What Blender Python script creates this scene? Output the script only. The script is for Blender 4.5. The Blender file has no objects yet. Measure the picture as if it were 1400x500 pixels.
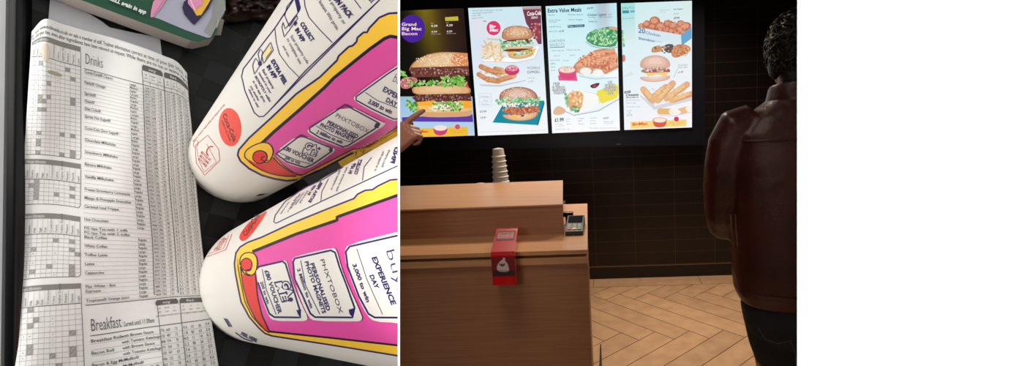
import bpy, bmesh, math, random
import numpy as np
from mathutils import Vector, Matrix, noise
from mathutils.geometry import delaunay_2d_cdt
random.seed(7)
S = bpy.context.scene
# ------------------------------------------------------------------ camera
FPX, CX, CY = 700.0, 818.0, 250.0
CAM = np.array([0, 0, 1.55])
_g = np.array([168, 4200, 700.]); _g /= np.linalg.norm(_g)
_X = np.array([1, -.0353, -.028]); _X -= _g * (_X @ _g); _X /= np.linalg.norm(_X)
_F = np.cross(_X, _g)
def c2w(v):                      # a direction given right / down / forward of the camera -> world
    v = np.asarray(v, float); return np.array([v @ _X, v @ _F, -(v @ _g)])
def cpt(x, y, z): return CAM + c2w((x, y, z))
def ray(px, py): return c2w(((px - CX) / FPX, (py - CY) / FPX, 1.0))
def on(px, py, ax, val):
    d = ray(px, py); return CAM + d * ((val - CAM[ax]) / d[ax])
cd = bpy.data.cameras.new('camera'); cam = bpy.data.objects.new('camera', cd); S.collection.objects.link(cam)
cd.sensor_width = 36; cd.lens = FPX / 1400 * 36; cd.shift_x = -(CX - 700) / 1400; cd.shift_y = 0
cd.clip_start = .01; cd.clip_end = 60
r_, u_, b_ = c2w((1, 0, 0)), c2w((0, -1, 0)), c2w((0, 0, -1))
cam.matrix_world = Matrix(((r_[0], u_[0], b_[0], 0), (r_[1], u_[1], b_[1], 0), (r_[2], u_[2], b_[2], CAM[2]), (0, 0, 0, 1)))
S.camera = cam
# ------------------------------------------------------------------ world, exposure, lamps
S.view_settings.view_transform = 'Standard'; S.view_settings.look = 'None'
S.view_settings.gamma = 1; S.view_settings.exposure = 0; S.view_settings.use_curve_mapping = False
w = bpy.data.worlds.new('world'); S.world = w; w.use_nodes = True
w.node_tree.nodes['Background'].inputs[0].default_value = (.9, .93, 1, 1)
w.node_tree.nodes['Background'].inputs[1].default_value = .02
def area(name, loc, target, size, energy, col=(1, 1, 1), spread=180, sy=None):
    l = bpy.data.lights.new(name, 'AREA'); l.size = size; l.energy = energy; l.color = col; l.spread = math.radians(spread)
    if sy: l.shape = 'RECTANGLE'; l.size_y = sy
    o = bpy.data.objects.new(name, l); S.collection.objects.link(o); o.location = loc
    o.rotation_euler = (Vector(target) - Vector(loc)).to_track_quat('-Z', 'Y').to_euler(); return o
def spot(name, loc, target, energy, col, ang=60, blend=.6, r=.05):
    l = bpy.data.lights.new(name, 'SPOT'); l.energy = energy; l.color = col; l.spot_size = math.radians(ang); l.spot_blend = blend; l.shadow_soft_size = r
    o = bpy.data.objects.new(name, l); S.collection.objects.link(o); o.location = loc
    o.rotation_euler = (Vector(target) - Vector(loc)).to_track_quat('-Z', 'Y').to_euler(); return o
area('added_tray_light', cpt(-.22, -.42, -.12), cpt(-.25, .03, .38), .32, .95, (1, .99, .97), 150)  # unseen area lamp added to light the tray; no window there
area('table_fill_light', cpt(-.62, -.05, -.30), cpt(-.3, .05, .36), .35, 2.6, (1, .98, .95), 120)  # added fill lamp, brightens the table strip and the leaflet
area('added_wall_light', cpt(.85, -.72, .62), cpt(.68, 0, .95), .5, 13, (1, 1, 1), 75, sy=.1)  # added lamp above the view, brings the blank wall to full white
area('added_wall_light', cpt(.85, .72, .62), cpt(.68, 0, .95), .5, 12, (1, 1, 1), 75, sy=.1)  # its added twin below the view, same purpose
spot('divider_edge_spot', cpt(-.36, -.02, -.16), cpt(-.0385, 0, .10), 6, (1, 1, 1), 22, .5, .02)  # added spot that only whitens the near edge of the divider
area('ceiling_light_over_counter', (-.35, 3.15, 2.7), (-.45, 2.3, 1.0), .35, 13, (1, .82, .66), 130)
area('ceiling_light_over_floor', (.75, 3.3, 2.72), (.5, 3.3, 0), .4, 19, (1, .84, .70), 110)
area('ceiling_light_front', (-.5, 1.0, 2.7), (-.5, 1.9, .6), .5, 2.6, (1, .80, .64), 100)

# ------------------------------------------------------------------ helpers
def lin(c): return tuple(((x / 255) / 12.92 if x / 255 <= .04045 else ((x / 255 + .055) / 1.055) ** 2.4) for x in c[:3])
MATS = {}
def mat(name, col=(200, 200, 200), rough=.5, metal=0, emis=None, es=1, vcol=False, spec=.5, trans=0, alpha=1, coat=0, bump=None, noise_=None):
    if name in MATS: return MATS[name]
    m = bpy.data.materials.new(name); m.use_nodes = True; nt = m.node_tree; b = nt.nodes['Principled BSDF']
    b.inputs['Base Color'].default_value = (*lin(col), 1); b.inputs['Roughness'].default_value = rough
    b.inputs['Metallic'].default_value = metal; b.inputs['Specular IOR Level'].default_value = spec
    b.inputs['Transmission Weight'].default_value = trans; b.inputs['Alpha'].default_value = alpha; b.inputs['Coat Weight'].default_value = coat
    if emis: b.inputs['Emission Color'].default_value = (*lin(emis), 1); b.inputs['Emission Strength'].default_value = es
    if vcol:
        a = nt.nodes.new('ShaderNodeVertexColor'); a.layer_name = 'Col'
        if vcol == 'emit':
            nt.links.new(a.outputs[0], b.inputs['Emission Color']); b.inputs['Emission Strength'].default_value = es
            b.inputs['Base Color'].default_value = (.01, .01, .012, 1)
        else: nt.links.new(a.outputs[0], b.inputs['Base Color'])
    tc = nt.nodes.new('ShaderNodeTexCoord')
    if noise_:                                       # (scale, colour 2, stretch)
        sc, c2, st = noise_
        mp = nt.nodes.new('ShaderNodeMapping'); mp.inputs['Scale'].default_value = st
        n = nt.nodes.new('ShaderNodeTexNoise'); n.inputs['Scale'].default_value = sc; n.inputs['Detail'].default_value = 6
        mx = nt.nodes.new('ShaderNodeMix'); mx.data_type = 'RGBA'
        rp = nt.nodes.new('ShaderNodeValToRGB'); rp.color_ramp.elements[0].position = .35; rp.color_ramp.elements[1].position = .68
        nt.links.new(tc.outputs['Object'], mp.inputs[0]); nt.links.new(mp.outputs[0], n.inputs['Vector'])
        nt.links.new(n.outputs[0], rp.inputs[0]); nt.links.new(rp.outputs[0], mx.inputs[0])
        mx.inputs[6].default_value = (*lin(col), 1); mx.inputs[7].default_value = (*lin(c2), 1)
        nt.links.new(mx.outputs[2], b.inputs['Base Color'])
    if bump:
        n2 = nt.nodes.new('ShaderNodeTexNoise'); n2.inputs['Scale'].default_value = bump[0]; n2.inputs['Detail'].default_value = 4
        bp = nt.nodes.new('ShaderNodeBump'); bp.inputs['Strength'].default_value = bump[1]; bp.inputs['Distance'].default_value = bump[2]
        nt.links.new(tc.outputs['Object'], n2.inputs['Vector']); nt.links.new(n2.outputs[0], bp.inputs['Height']); nt.links.new(bp.outputs[0], b.inputs['Normal'])
    MATS[name] = m; return m
ORG = {}
def thing(name, label, cat, loc, group=None):
    o = bpy.data.objects.new(name, None); S.collection.objects.link(o); o.location = loc; o.empty_display_size = .02
    o['label'] = label; o['category'] = cat
    if group: o['group'] = group
    ORG[o.name] = np.array(loc, float); return o
def obj(name, verts, faces, m, parent=None, smooth=False, cols=None, loc=None, uvs=None, label=None):
    me = bpy.data.meshes.new(name)
    org = ORG[parent.name] if parent else (np.array(loc, float) if loc is not None else np.mean(np.array(verts, float), axis=0))
    me.from_pydata([tuple(np.asarray(v, float) - org) for v in verts], [], faces); me.update()
    if cols is not None:
        a = me.color_attributes.new('Col', 'FLOAT_COLOR', 'POINT')
        a.data.foreach_set('color', np.array([(*c[:3], 1) for c in cols], 'f').ravel())
    if uvs is not None:
        uv = me.uv_layers.new(name='UVMap')
        for l in me.loops: uv.data[l.index].uv = uvs[l.vertex_index]
    me.materials.append(m)
    if smooth:
        me.polygons.foreach_set('use_smooth', [True] * len(me.polygons)); me.set_sharp_from_angle(angle=math.radians(38))
    o = bpy.data.objects.new(name, me); S.collection.objects.link(o)
    if parent: o.parent = parent
    else: o.location = org
    ORG[o.name] = org
    if label: o['label'] = label
    return o
def tag(o, label, cat, group=None):
    o['label'] = label; o['category'] = cat
    if group: o['group'] = group
    return o
def struct(o): o['kind'] = 'structure'; return o
class MB:                                            # collects shapes for one mesh
    def __init__(s): s.v = []; s.f = []
    def add(s, v, f):
        n = len(s.v); s.v += [tuple(p) for p in v]; s.f += [tuple(i + n for i in q) for q in f]; return s
    def box(s, x0, x1, y0, y1, z0, z1, bev=0):
        bm = bmesh.new(); bmesh.ops.create_cube(bm, size=1)
        for v in bm.verts: v.co = Vector(((x0 + x1) / 2 + v.co.x * (x1 - x0), (y0 + y1) / 2 + v.co.y * (y1 - y0), (z0 + z1) / 2 + v.co.z * (z1 - z0)))
        if bev: bmesh.ops.bevel(bm, geom=bm.edges[:], offset=bev, segments=2, affect='EDGES', profile=.5)
        return s.bm(bm)
    def bm(s, bm):
        bm.verts.index_update(); s.add([v.co[:] for v in bm.verts], [[v.index for v in f.verts] for f in bm.faces]); bm.free(); return s
    def prism(s, pts, vec):                          # polygon extruded by vec
        n = len(pts); vec = np.asarray(vec, float); a = [np.asarray(p, float) for p in pts]
        s.add(a + [p + vec for p in a], [tuple(range(n))[::-1], tuple(range(n, 2 * n))] + [(i, (i + 1) % n, n + (i + 1) % n, n + i) for i in range(n)]); return s
    def tube(s, pts, rad, n=14, caps=True, squash=None):
        pts = [Vector(p) for p in pts]; k = len(pts)
        if not hasattr(rad, '__len__'): rad = [rad] * k
        d0 = (pts[1] - pts[0]).normalized(); a = d0.orthogonal().normalized(); rings = []
        for i in range(k):
            d = (pts[min(i + 1, k - 1)] - pts[max(i - 1, 0)]).normalized()
            a = (a - d * a.dot(d)).normalized(); b = d.cross(a)
            for j in range(n):
                t = 2 * math.pi * j / n; rings.append(tuple(pts[i] + (a * math.cos(t) + b * math.sin(t)) * rad[i]))
        f = [(i * n + j, i * n + (j + 1) % n, (i + 1) * n + (j + 1) % n, (i + 1) * n + j) for i in range(k - 1) for j in range(n)]
        if caps:
            f.append(tuple(range(n))[::-1]); f.append(tuple(range((k - 1) * n, k * n)))
        return s.add(rings, f)
    def ball(s, c, r, sub=2):
        bm = bmesh.new(); bmesh.ops.create_icosphere(bm, subdivisions=sub, radius=1)
        r = (r, r, r) if not hasattr(r, '__len__') else r
        for v in bm.verts: v.co = Vector((c[0] + v.co.x * r[0], c[1] + v.co.y * r[1], c[2] + v.co.z * r[2]))
        return s.bm(bm)
    def loft(s, rings, n=28, p=2.3):                 # rings: (cx, cy, z, a, b)
        v = []
        for (cx, cy, z, a, b) in rings:
            for j in range(n):
                t = 2 * math.pi * j / n; c, q = math.cos(t), math.sin(t)
                v.append((cx + a * math.copysign(abs(c) ** (2 / p), c), cy + b * math.copysign(abs(q) ** (2 / p), q), z))
        k = len(rings); f = [(i * n + j, i * n + (j + 1) % n, (i + 1) * n + (j + 1) % n, (i + 1) * n + j) for i in range(k - 1) for j in range(n)]
        f.append(tuple(range(n))[::-1]); f.append(tuple(range((k - 1) * n, k * n))); return s.add(v, f)
    def revolve(s, c, ax, prof, n=64):               # prof: (s, r) along axis ax from c
        c = Vector(c); ax = Vector(ax).normalized(); a = ax.orthogonal().normalized(); b = ax.cross(a); v = []
        for (h, r) in prof:
            for j in range(n):
                t = 2 * math.pi * j / n; v.append(tuple(c + ax * h + (a * math.cos(t) + b * math.sin(t)) * r))
        k = len(prof); f = [(i * n + j, i * n + (j + 1) % n, (i + 1) * n + (j + 1) % n, (i + 1) * n + j) for i in range(k - 1) for j in range(n)]
        return s.add(v, f)
    def build(s, name, m, parent=None, smooth=False, loc=None, label=None): return obj(name, s.v, s.f, m, parent, smooth, loc=loc, label=label)
def cut(mb, side):                                   # keep what lies on the tray's side of the divider board
    n = c2w((FPX, 0, -(side - CX))); n = Vector(n).normalized()
    bm = bmesh.new(); vs = [bm.verts.new(v) for v in mb.v]
    for f in mb.f:
        try: bm.faces.new([vs[i] for i in f])
        except ValueError: pass
    bmesh.ops.bisect_plane(bm, geom=bm.verts[:] + bm.edges[:] + bm.faces[:], plane_co=Vector(CAM), plane_no=n, clear_outer=True, dist=1e-7)
    bmesh.ops.holes_fill(bm, edges=[e for e in bm.edges if e.is_boundary and all(abs((v.co - Vector(CAM)).dot(n)) < 1e-5 for v in e.verts)], sides=0)
    mb.v, mb.f = [], []; mb.bm(bm); return mb
# ---- glyphs of the built-in font as triangles
GL = {}
def glyph(ch, wt):
    k = (ch, wt)
    if k in GL: return GL[k]
    def ext(s, keep=False):
        cu = bpy.data.curves.new('tmp_text', 'FONT'); cu.body = s; cu.size = 1; cu.offset = wt; cu.resolution_u = 2
        o = bpy.data.objects.new('tmp_text', cu); me = o.to_mesh()
        v = [tuple(p.co[:2]) for p in me.vertices]; f = [tuple(q.vertices) for q in me.polygons]
        o.to_mesh_clear(); bpy.data.objects.remove(o); bpy.data.curves.remove(cu)
        return v, f
    if ch == ' ': GL[k] = ([], [], .32); return GL[k]
    def wd(v): return max(p[0] for p in v) - min(p[0] for p in v)
    v, f = ext(ch)
    hh, _ = ext('HH'); hch, _ = ext('H' + ch + 'H')
    GL[k] = (v, f, wd(hch) - wd(hh)); return GL[k]
def clip_poly(p, clip):
    out = list(p)
    n = len(clip); area_ = sum(clip[i][0] * clip[(i + 1) % n][1] - clip[(i + 1) % n][0] * clip[i][1] for i in range(n))
    sg = 1 if area_ > 0 else -1
    for i in range(n):
        a, b = clip[i], clip[(i + 1) % n]; inp = out; out = []
        if not inp: return []
        def sd(q): return sg * ((b[0] - a[0]) * (q[1] - a[1]) - (b[1] - a[1]) * (q[0] - a[0]))
        for j in range(len(inp)):
            c, d = inp[j - 1], inp[j]; sc, s2 = sd(c), sd(d)
            if s2 >= 0:
                if sc < 0: t = sc / (sc - s2); out.append((c[0] + (d[0] - c[0]) * t, c[1] + (d[1] - c[1]) * t))
                out.append(d)
            elif sc >= 0: t = sc / (sc - s2); out.append((c[0] + (d[0] - c[0]) * t, c[1] + (d[1] - c[1]) * t))
    return out
def chaikin(p, n=2, closed=True):
    for _ in range(n):
        q = []
        m = len(p)
        if not closed: q.append(p[0])
        for i in range(m if closed else m - 1):
            a, b = p[i], p[(i + 1) % m]
            q += [(a[0] * .75 + b[0] * .25, a[1] * .75 + b[1] * .25), (a[0] * .25 + b[0] * .75, a[1] * .25 + b[1] * .75)]
        if not closed: q.append(p[-1])
        p = q
    return p
def ell(cx, cy, rx, ry, rot=0, n=28, jag=0, ph=0):
    o = []
    for i in range(n):
        t = 2 * math.pi * i / n; k = 1 + (random.uniform(-jag, jag) if jag else 0)
        x, y = rx * math.cos(t) * k, ry * math.sin(t) * k; c, s = math.cos(rot), math.sin(rot); o.append((cx + x * c - y * s, cy + x * s + y * c))
    return o
class Art:                                           # ink shapes laid on a surface; mp(x, y, layer) gives the point
    def __init__(s, mp, clip=None, step=None): s.mp = mp; s.clip = clip; s.step = step; s.v = []; s.f = []; s.c = []; s.L = 1
    def raw(s, pts, tris, col, L=None):
        n = len(s.v); L = s.L if L is None else L
        s.v += [s.mp(x, y, L) for x, y in pts]; s.f += [tuple(n + i for i in t) for t in tris]
        s.c += [lin(col)] * len(pts)
    def poly(s, pts, col, smooth=0, L=None, nxt=True):
        if smooth: pts = chaikin(pts, smooth)
        if s.clip: pts = clip_poly(pts, s.clip)
        if len(pts) < 3: return
        n = len(pts); vs = [Vector(p) for p in pts]
        if s.step:
            q = []
            for i in range(n):
                a, b = vs[i], vs[(i + 1) % n]; k = max(1, int((b - a).length / s.step))
                q += [a.lerp(b, j / k) for j in range(k)]
            vs = q; n = len(vs); edges = [(i, (i + 1) % n) for i in range(n)]
            x0, x1 = min(v.x for v in vs), max(v.x for v in vs); y0, y1 = min(v.y for v in vs), max(v.y for v in vs)
            y = y0 + s.step / 2
            while y < y1:
                x = x0 + s.step / 2
                while x < x1: vs.append(Vector((x, y))); x += s.step
                y += s.step
        else: edges = [(i, (i + 1) % n) for i in range(n)]
        r = delaunay_2d_cdt(vs, edges, [list(range(n))], 1, 1e-5)
        s.raw([tuple(v) for v in r[0]], [tuple(f) for f in r[2]], col, L)
        if nxt and L is None: s.L += 1
    def stroke(s, pts, wd, col, closed=False, smooth=0, nxt=True):
        if smooth: pts = chaikin(pts, smooth, closed)
        if s.step:
            q = []; m = len(pts)
            for i in range(m if closed else m - 1):
                a, b = pts[i], pts[(i + 1) % m]; k = max(1, int(math.dist(a, b) / s.step))
                q += [(a[0] + (b[0] - a[0]) * j / k, a[1] + (b[1] - a[1]) * j / k) for j in range(k)]
            if not closed: q.append(pts[-1])
            pts = q
        m = len(pts); lft = []; rgt = []
        for i in range(m):
            a = pts[i - 1] if (closed or i > 0) else pts[0]; b = pts[(i + 1) % m] if (closed or i < m - 1) else pts[-1]
            dx, dy = b[0] - a[0], b[1] - a[1]; l = math.hypot(dx, dy) or 1; nx, ny = -dy / l * wd / 2, dx / l * wd / 2
            lft.append((pts[i][0] + nx, pts[i][1] + ny)); rgt.append((pts[i][0] - nx, pts[i][1] - ny))
        for i in range(m if closed else m - 1):
            j = (i + 1) % m; q = [lft[i], lft[j], rgt[j], rgt[i]]
            if s.clip: q = clip_poly(q, s.clip)
            if len(q) > 2: s.raw(q, [tuple(range(len(q)))], col)
        if nxt: s.L += 1
    def text(s, t, bl, br, tl, col, wt=0, mid=None, nxt=False):
        X = 0; gs = []
        for ch in t:
            v, f, ad = glyph(ch, wt); gs.append((v, f, X)); X += ad
        H = .729
        def P(x, y):
            u = x / X
            if mid: q = tuple((1 - u) ** 2 * bl[i] + 2 * u * (1 - u) * mid[i] + u * u * br[i] for i in (0, 1))
            else: q = tuple(bl[i] + (br[i] - bl[i]) * u for i in (0, 1))
            return (q[0] + (tl[0] - bl[0]) * y / H, q[1] + (tl[1] - bl[1]) * y / H)
        for v, f, x0 in gs:
            p = [P(a + x0, b) for a, b in v]
            if not p: continue
            if s.clip and any(len(clip_poly([q, (q[0] + .01, q[1]), (q[0], q[1] + .01)], s.clip)) < 3 for q in p):
                for t3 in f:
                    q = clip_poly([p[i] for i in t3], s.clip)
                    if len(q) > 2: s.raw(q, [tuple(range(len(q)))], col)
            else: s.raw(p, f, col)
        if nxt: s.L += 1
    def grad(s, q, fn, nx=12, ny=16):                # q = tl, tr, br, bl
        n = len(s.v)
        for j in range(ny + 1):
            for i in range(nx + 1):
                u, v = i / nx, j / ny
                p = tuple((1 - v) * ((1 - u) * q[0][k] + u * q[1][k]) + v * ((1 - u) * q[3][k] + u * q[2][k]) for k in (0, 1))
                s.v.append(s.mp(p[0], p[1], s.L)); s.c.append(lin(fn(u, v)))
        s.f += [(n + j * (nx + 1) + i, n + j * (nx + 1) + i + 1, n + (j + 1) * (nx + 1) + i + 1, n + (j + 1) * (nx + 1) + i) for j in range(ny) for i in range(nx)]
        s.L += 1
    def build(s, name, m, parent, label=None): return obj(name, s.v, s.f, m, parent, cols=s.c, label=label)

# ================================================================== THE SETTING
YW = 4.252
def wall_mat():
    m = mat('black_wall_tile', (16, 12, 10), .3, spec=.4); nt = m.node_tree; b = nt.nodes['Principled BSDF']
    g = nt.nodes.new('ShaderNodeNewGeometry'); sx = nt.nodes.new('ShaderNodeSeparateXYZ'); cb = nt.nodes.new('ShaderNodeCombineXYZ')
    nt.links.new(g.outputs['Position'], sx.inputs[0]); nt.links.new(sx.outputs[0], cb.inputs[0]); nt.links.new(sx.outputs[2], cb.inputs[1])
    mp = nt.nodes.new('ShaderNodeMapping'); mp.inputs['Location'].default_value = (.163 + 3.4, -.014, 0)
    br = nt.nodes.new('ShaderNodeTexBrick'); br.offset = 0; br.inputs['Scale'].default_value = 1
    br.inputs['Brick Width'].default_value = .34; br.inputs['Row Height'].default_value = .1045; br.inputs['Mortar Size'].default_value = .0016
    br.inputs['Color1'].default_value = (*lin((26, 18, 16)), 1); br.inputs['Color2'].default_value = (*lin((22, 16, 14)), 1); br.inputs['Mortar'].default_value = (*lin((74, 56, 48)), 1)
    nt.links.new(cb.outputs[0], mp.inputs[0]); nt.links.new(mp.outputs[0], br.inputs[0]); nt.links.new(br.outputs[0], b.inputs['Base Color'])
    return m
struct(MB().box(-3.2, 2.4, YW, YW + .1, 0, 2.9).build('wall_back', wall_mat()))
dk = mat('dark_plaster', (34, 28, 26), .8)
struct(MB().box(-3.3, -3.2, -1.5, YW + .1, 0, 2.9).build('wall_left', dk))
struct(MB().box(2.4, 2.5, -1.5, YW + .1, 0, 2.9).build('wall_right', dk))
struct(MB().box(-3.3, 2.5, -1.5, YW + .1, 2.9, 3.0).build('ceiling', dk))
struct(MB().box(-3.2, 2.4, YW - .012, YW, 0, .105).build('baseboard_back', mat('black_skirting', (12, 9, 8), .4)))
struct(MB().box(-3.2, 2.4, YW - .014, YW, .105, .112).build('trim_1', mat('skirting_edge_strip', (120, 95, 80), .35, .6)))
# floor: herringbone planks with a straight border course along the wall
def floor():
    wd, L, gap = .16, .96, .0024; c = math.sqrt(.5); v, f, cl = [], [], []
    ox, oy = .70 - .792, 3.205 - .792
    def add(poly):
        poly = [(x, y) for x, y in poly]
        poly = clip_poly(poly, [(-3.2, -1.5), (2.4, -1.5), (2.4, 4.045), (-3.2, 4.045)])
        if len(poly) < 3: return
        n = len(v); v.extend([(x, y, 0) for x, y in poly]); f.append(tuple(range(n, n + len(poly))))
        k = random.uniform(.88, 1.08); cc = [q * k for q in lin((204, 164, 124))]; cl.extend([cc] * len(poly))
    for i in range(-45, 46):
        for j in range(-6, 7):
            tx, ty = i * wd - j * L, i * wd + j * L
            for (x0, x1, y0, y1) in ((0, L, 0, wd), (0, wd, wd, wd + L)):
                q = [(x0 + gap, y0 + gap), (x1 - gap, y0 + gap), (x1 - gap, y1 - gap), (x0 + gap, y1 - gap)]
                p = []
                for x, y in q:
                    x += tx; y += ty; p.append((ox + (x + y) * c, oy + (y - x) * c))
                if max(a[1] for a in p) < -1.5 or min(a[1] for a in p) > 4.05 or max(a[0] for a in p) < -3.2 or min(a[0] for a in p) > 2.4: continue
                add(p)
    for k in range(-5, 4):
        x0 = .708 + k * .9 ; q = [(x0 + .002, 4.05), (x0 + .898, 4.05), (x0 + .898, 4.24), (x0 + .002, 4.24)]
        n = len(v); v.extend([(min(max(x, -3.2), 2.4), y, 0) for x, y in q]); f.append((n, n + 1, n + 2, n + 3)); cl.extend([lin((200, 160, 122))] * 4)
    n = len(v); v.extend([(-3.2, -1.5, -.002), (2.4, -1.5, -.002), (2.4, 4.26, -.002), (-3.2, 4.26, -.002)]); f.append((n, n + 1, n + 2, n + 3)); cl.extend([lin((92, 56, 34))] * 4)
    n = len(v); v.extend([(-3.2, -1.5, -.1), (2.4, -1.5, -.1), (2.4, 4.26, -.1), (-3.2, 4.26, -.1)]); f.append((n + 3, n + 2, n + 1, n)); cl.extend([lin((92, 56, 34))] * 4)
    m = mat('wood_plank_tile', vcol=True, rough=.5); nt = m.node_tree; b = nt.nodes['Principled BSDF']
    a = [x for x in nt.nodes if x.type == 'VERTEX_COLOR'][0]
    tc = nt.nodes.new('ShaderNodeTexCoord'); ns = nt.nodes.new('ShaderNodeTexNoise'); ns.inputs['Scale'].default_value = 9; ns.inputs['Detail'].default_value = 8
    mx = nt.nodes.new('ShaderNodeMix'); mx.data_type = 'RGBA'; mx.blend_type = 'MULTIPLY'; mx.inputs[0].default_value = .5
    rp = nt.nodes.new('ShaderNodeValToRGB'); rp.color_ramp.elements[0].position = .3; rp.color_ramp.elements[0].color = (.6, .55, .5, 1); rp.color_ramp.elements[1].position = .65
    nt.links.new(tc.outputs['Object'], ns.inputs['Vector']); nt.links.new(ns.outputs[0], rp.inputs[0]); nt.links.new(a.outputs[0], mx.inputs[6]); nt.links.new(rp.outputs[0], mx.inputs[7])
    nt.links.new(mx.outputs[2], b.inputs['Base Color'])
    struct(obj('floor', v, f, m, cols=cl, loc=(0, 0, 0)))
floor()
white = mat('white_painted_board', (250, 250, 250), .9, spec=.1)
# plain white wall filling the right of the view; its edge leans as in the photo
wz = .92
q = [cpt((1090 - CX) / FPX * wz, y, wz) for y in (-1.15, 1.45)] + [cpt(1.25, y, wz) for y in (1.45, -1.15)]
struct(MB().prism(q, ray(1098, 250) * .05).build('wall_front', white))
# thin white divider board beside the tray, deepened to block tray lamp spill
def divider():
    v = []
    for z in (.10, .82):
        for px in (543.6, 546.9):
            for y in ((-.50), (.42)): v.append(cpt((px - CX) / FPX * z, y, z))
    f = [(0, 1, 3, 2), (4, 6, 7, 5), (0, 4, 5, 1), (2, 3, 7, 6), (0, 2, 6, 4), (1, 5, 7, 3)]
    o = obj('trim_2', v, f, mat('white_divider', (252, 252, 252), .9, spec=.1)); struct(o)
divider()

# ================================================================== RESTAURANT: screens
YS = 4.135
hous = mat('black_screen_housing', (12, 16, 30), .35)  # blue tint paints the glow of the screens into the housing colour
t = thing('screen_housing', 'long black wall-mounted housing around the four lit menu screens', 'screen housing', (-.5, YW, 1.2))
def pq(pts, Y): return [on(x, y, 1, Y) for x, y in pts]
MB().prism([(-2.2, 4.15, 1.19), (.758, 4.15, 1.14), (.758, 4.15, 2.5), (-2.2, 4.15, 2.5)], (0, YW - 4.15, 0)).build('frame', hous, t)
MB().box(.04, .075, 4.146, 4.151, 1.17, 1.174).build('status_light', mat('status_light_strip', (120, 120, 120), .3), t)
scr_mat = mat('menu_picture', vcol='emit', es=1.0, rough=.35)
case = mat('black_screen_case', (10, 12, 18), .3)
def screen(quad, label):
    p = pq(quad, YS); c = np.mean(p, axis=0); t = thing('menu_screen', label, 'screen', (c[0], 4.149, min(q[2] for q in p)), 'menu screens on the dark tiled wall')
    e = 2.0; k = [(-e, -e), (e, -e), (e, e), (-e, e)]
    MB().prism(pq([(a[0] + b[0], a[1] + b[1]) for a, b in zip(quad, k)], YS + .003), (0, .0115, 0)).build('case', case, t)
    A = Art(lambda x, y, L: on(x, y, 1, YS - L * .00012), clip=quad); return t, A
def K(ox, oy, sc): return lambda *a: [(ox + x / sc, oy + y / sc) for x, y in a]
def spk(A, n, cx, cy, rx, ry, cols, r=.5, ar=1.0, rot=0):
    for _ in range(n):
        t = random.uniform(0, 6.28); q = math.sqrt(random.random()); x, y = rx * q * math.cos(t), ry * q * math.sin(t)
        c, s = math.cos(rot), math.sin(rot)
        A.poly(ell(cx + x * c - y * s, cy + x * s + y * c, r * random.uniform(.7, 1.3), r * ar * random.uniform(.7, 1.3), random.uniform(0, 3), 6), random.choice(cols), nxt=False)
    A.L += 1
def frill(A, x0, x1, y0, y1, h, cols, n=26, r=2.2):
    for _ in range(n):
        u = random.random(); A.poly(ell(x0 + (x1 - x0) * u, y0 + (y1 - y0) * u + random.uniform(-h, h), r * random.uniform(.6, 1.3), r * .7 * random.uniform(.6, 1.2), random.uniform(0, 3), 8, .25), random.choice(cols), nxt=False)
    A.L += 1
def bun(A, pts, base, lite, dark, seeds, sd):
    A.poly(pts, dark, smooth=3)
    cx = sum(p[0] for p in pts) / len(pts); cy = sum(p[1] for p in pts) / len(pts)
    for k, c in ((.93, base), (.72, tuple((a + b) / 2 for a, b in zip(base, lite))), (.45, lite)):
        A.poly([(cx + (x - cx) * k, cy - (1 - k) * 3 + (y - cy) * k) for x, y in pts], c, smooth=3)
    if seeds: 
        rx = (max(p[0] for p in pts) - min(p[0] for p in pts)) / 2; ry = (max(p[1] for p in pts) - min(p[1] for p in pts)) / 2
        spk(A, seeds, cx, cy - ry * .15, rx * .86, ry * .72, [(250, 240, 215), (255, 250, 235)], sd, .6)
GREEN = [(90, 160, 60), (130, 195, 85), (60, 125, 50), (165, 215, 120)]
MEAT = [(96, 52, 44), (120, 68, 58), (150, 100, 90), (80, 42, 36)]
LG = [(150, 205, 160), (110, 180, 130), (190, 228, 180), (80, 150, 100)]
# --- screen 1
t1, A = screen([(541, 15), (634, 11), (648.5, 185), (551, 189)], 'leftmost menu screen showing a giant double burger on black and a purple circle')
def bg1(u, v):
    o = math.exp(-((u - .42 - .25 * (v)) / .2) ** 2) * max(0, 1 - v * 1.4); b = math.exp(-((u - .8) / .3) ** 2) * .5
    return (18 + 95 * o + 60 * b, 16 + 84 * o + 28 * b, 14 + 6 * o + 20 * b)
A.grad([(541, 15), (634, 11), (648.5, 185), (551, 189)], bg1)
k = K(540, 0, 4.675); k2 = K(540, 90, 4.54)
A.grad(k2((20, 190), (480, 190), (495, 432), (20, 445)), lambda u, v: (150 + 40 * v, 190 + 25 * v, 225 + 10 * v), 4, 6)
A.poly(k2((20, 320), (485, 300), (487, 348), (20, 345)), (92, 60, 170))
A.poly(k2((60, 390), (452, 378), (455, 436), (60, 442)), (240, 190, 60))
A.poly(ell(*k((112, 183))[0], 17.2, 19, 0, 36), (74, 36, 150))
for s_, y0, x1 in (('Grand', 165, 138), ('Big Mac', 193, 170), ('Bacon', 224, 145)):
    a = k((42, y0), (x1, y0), (42, y0 - 21)); A.text(s_, *a, (250, 225, 215) if s_ != 'Bacon' else (255, 205, 185), .02)
for s_, x, y, wd, hh, c in (('4.39', 230, 172, 42, 14, (235, 235, 235)), ('4.39', 327, 168, 42, 14, (235, 235, 235)), ('4.99', 232, 208, 38, 12, (220, 220, 225)), ('4.59', 330, 206, 36, 12, (220, 220, 225)), ('meal', 228, 150, 18, 6, (190, 190, 190)), ('meal', 325, 148, 18, 6, (190, 190, 190)), ('Medium meal', 232, 219, 60, 5, (180, 180, 180)), ('Medium meal', 330, 216, 60, 5, (180, 180, 180))):
    A.text(s_, *k((x, y), (x + wd, y), (x, y - hh)), c, .015)
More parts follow.
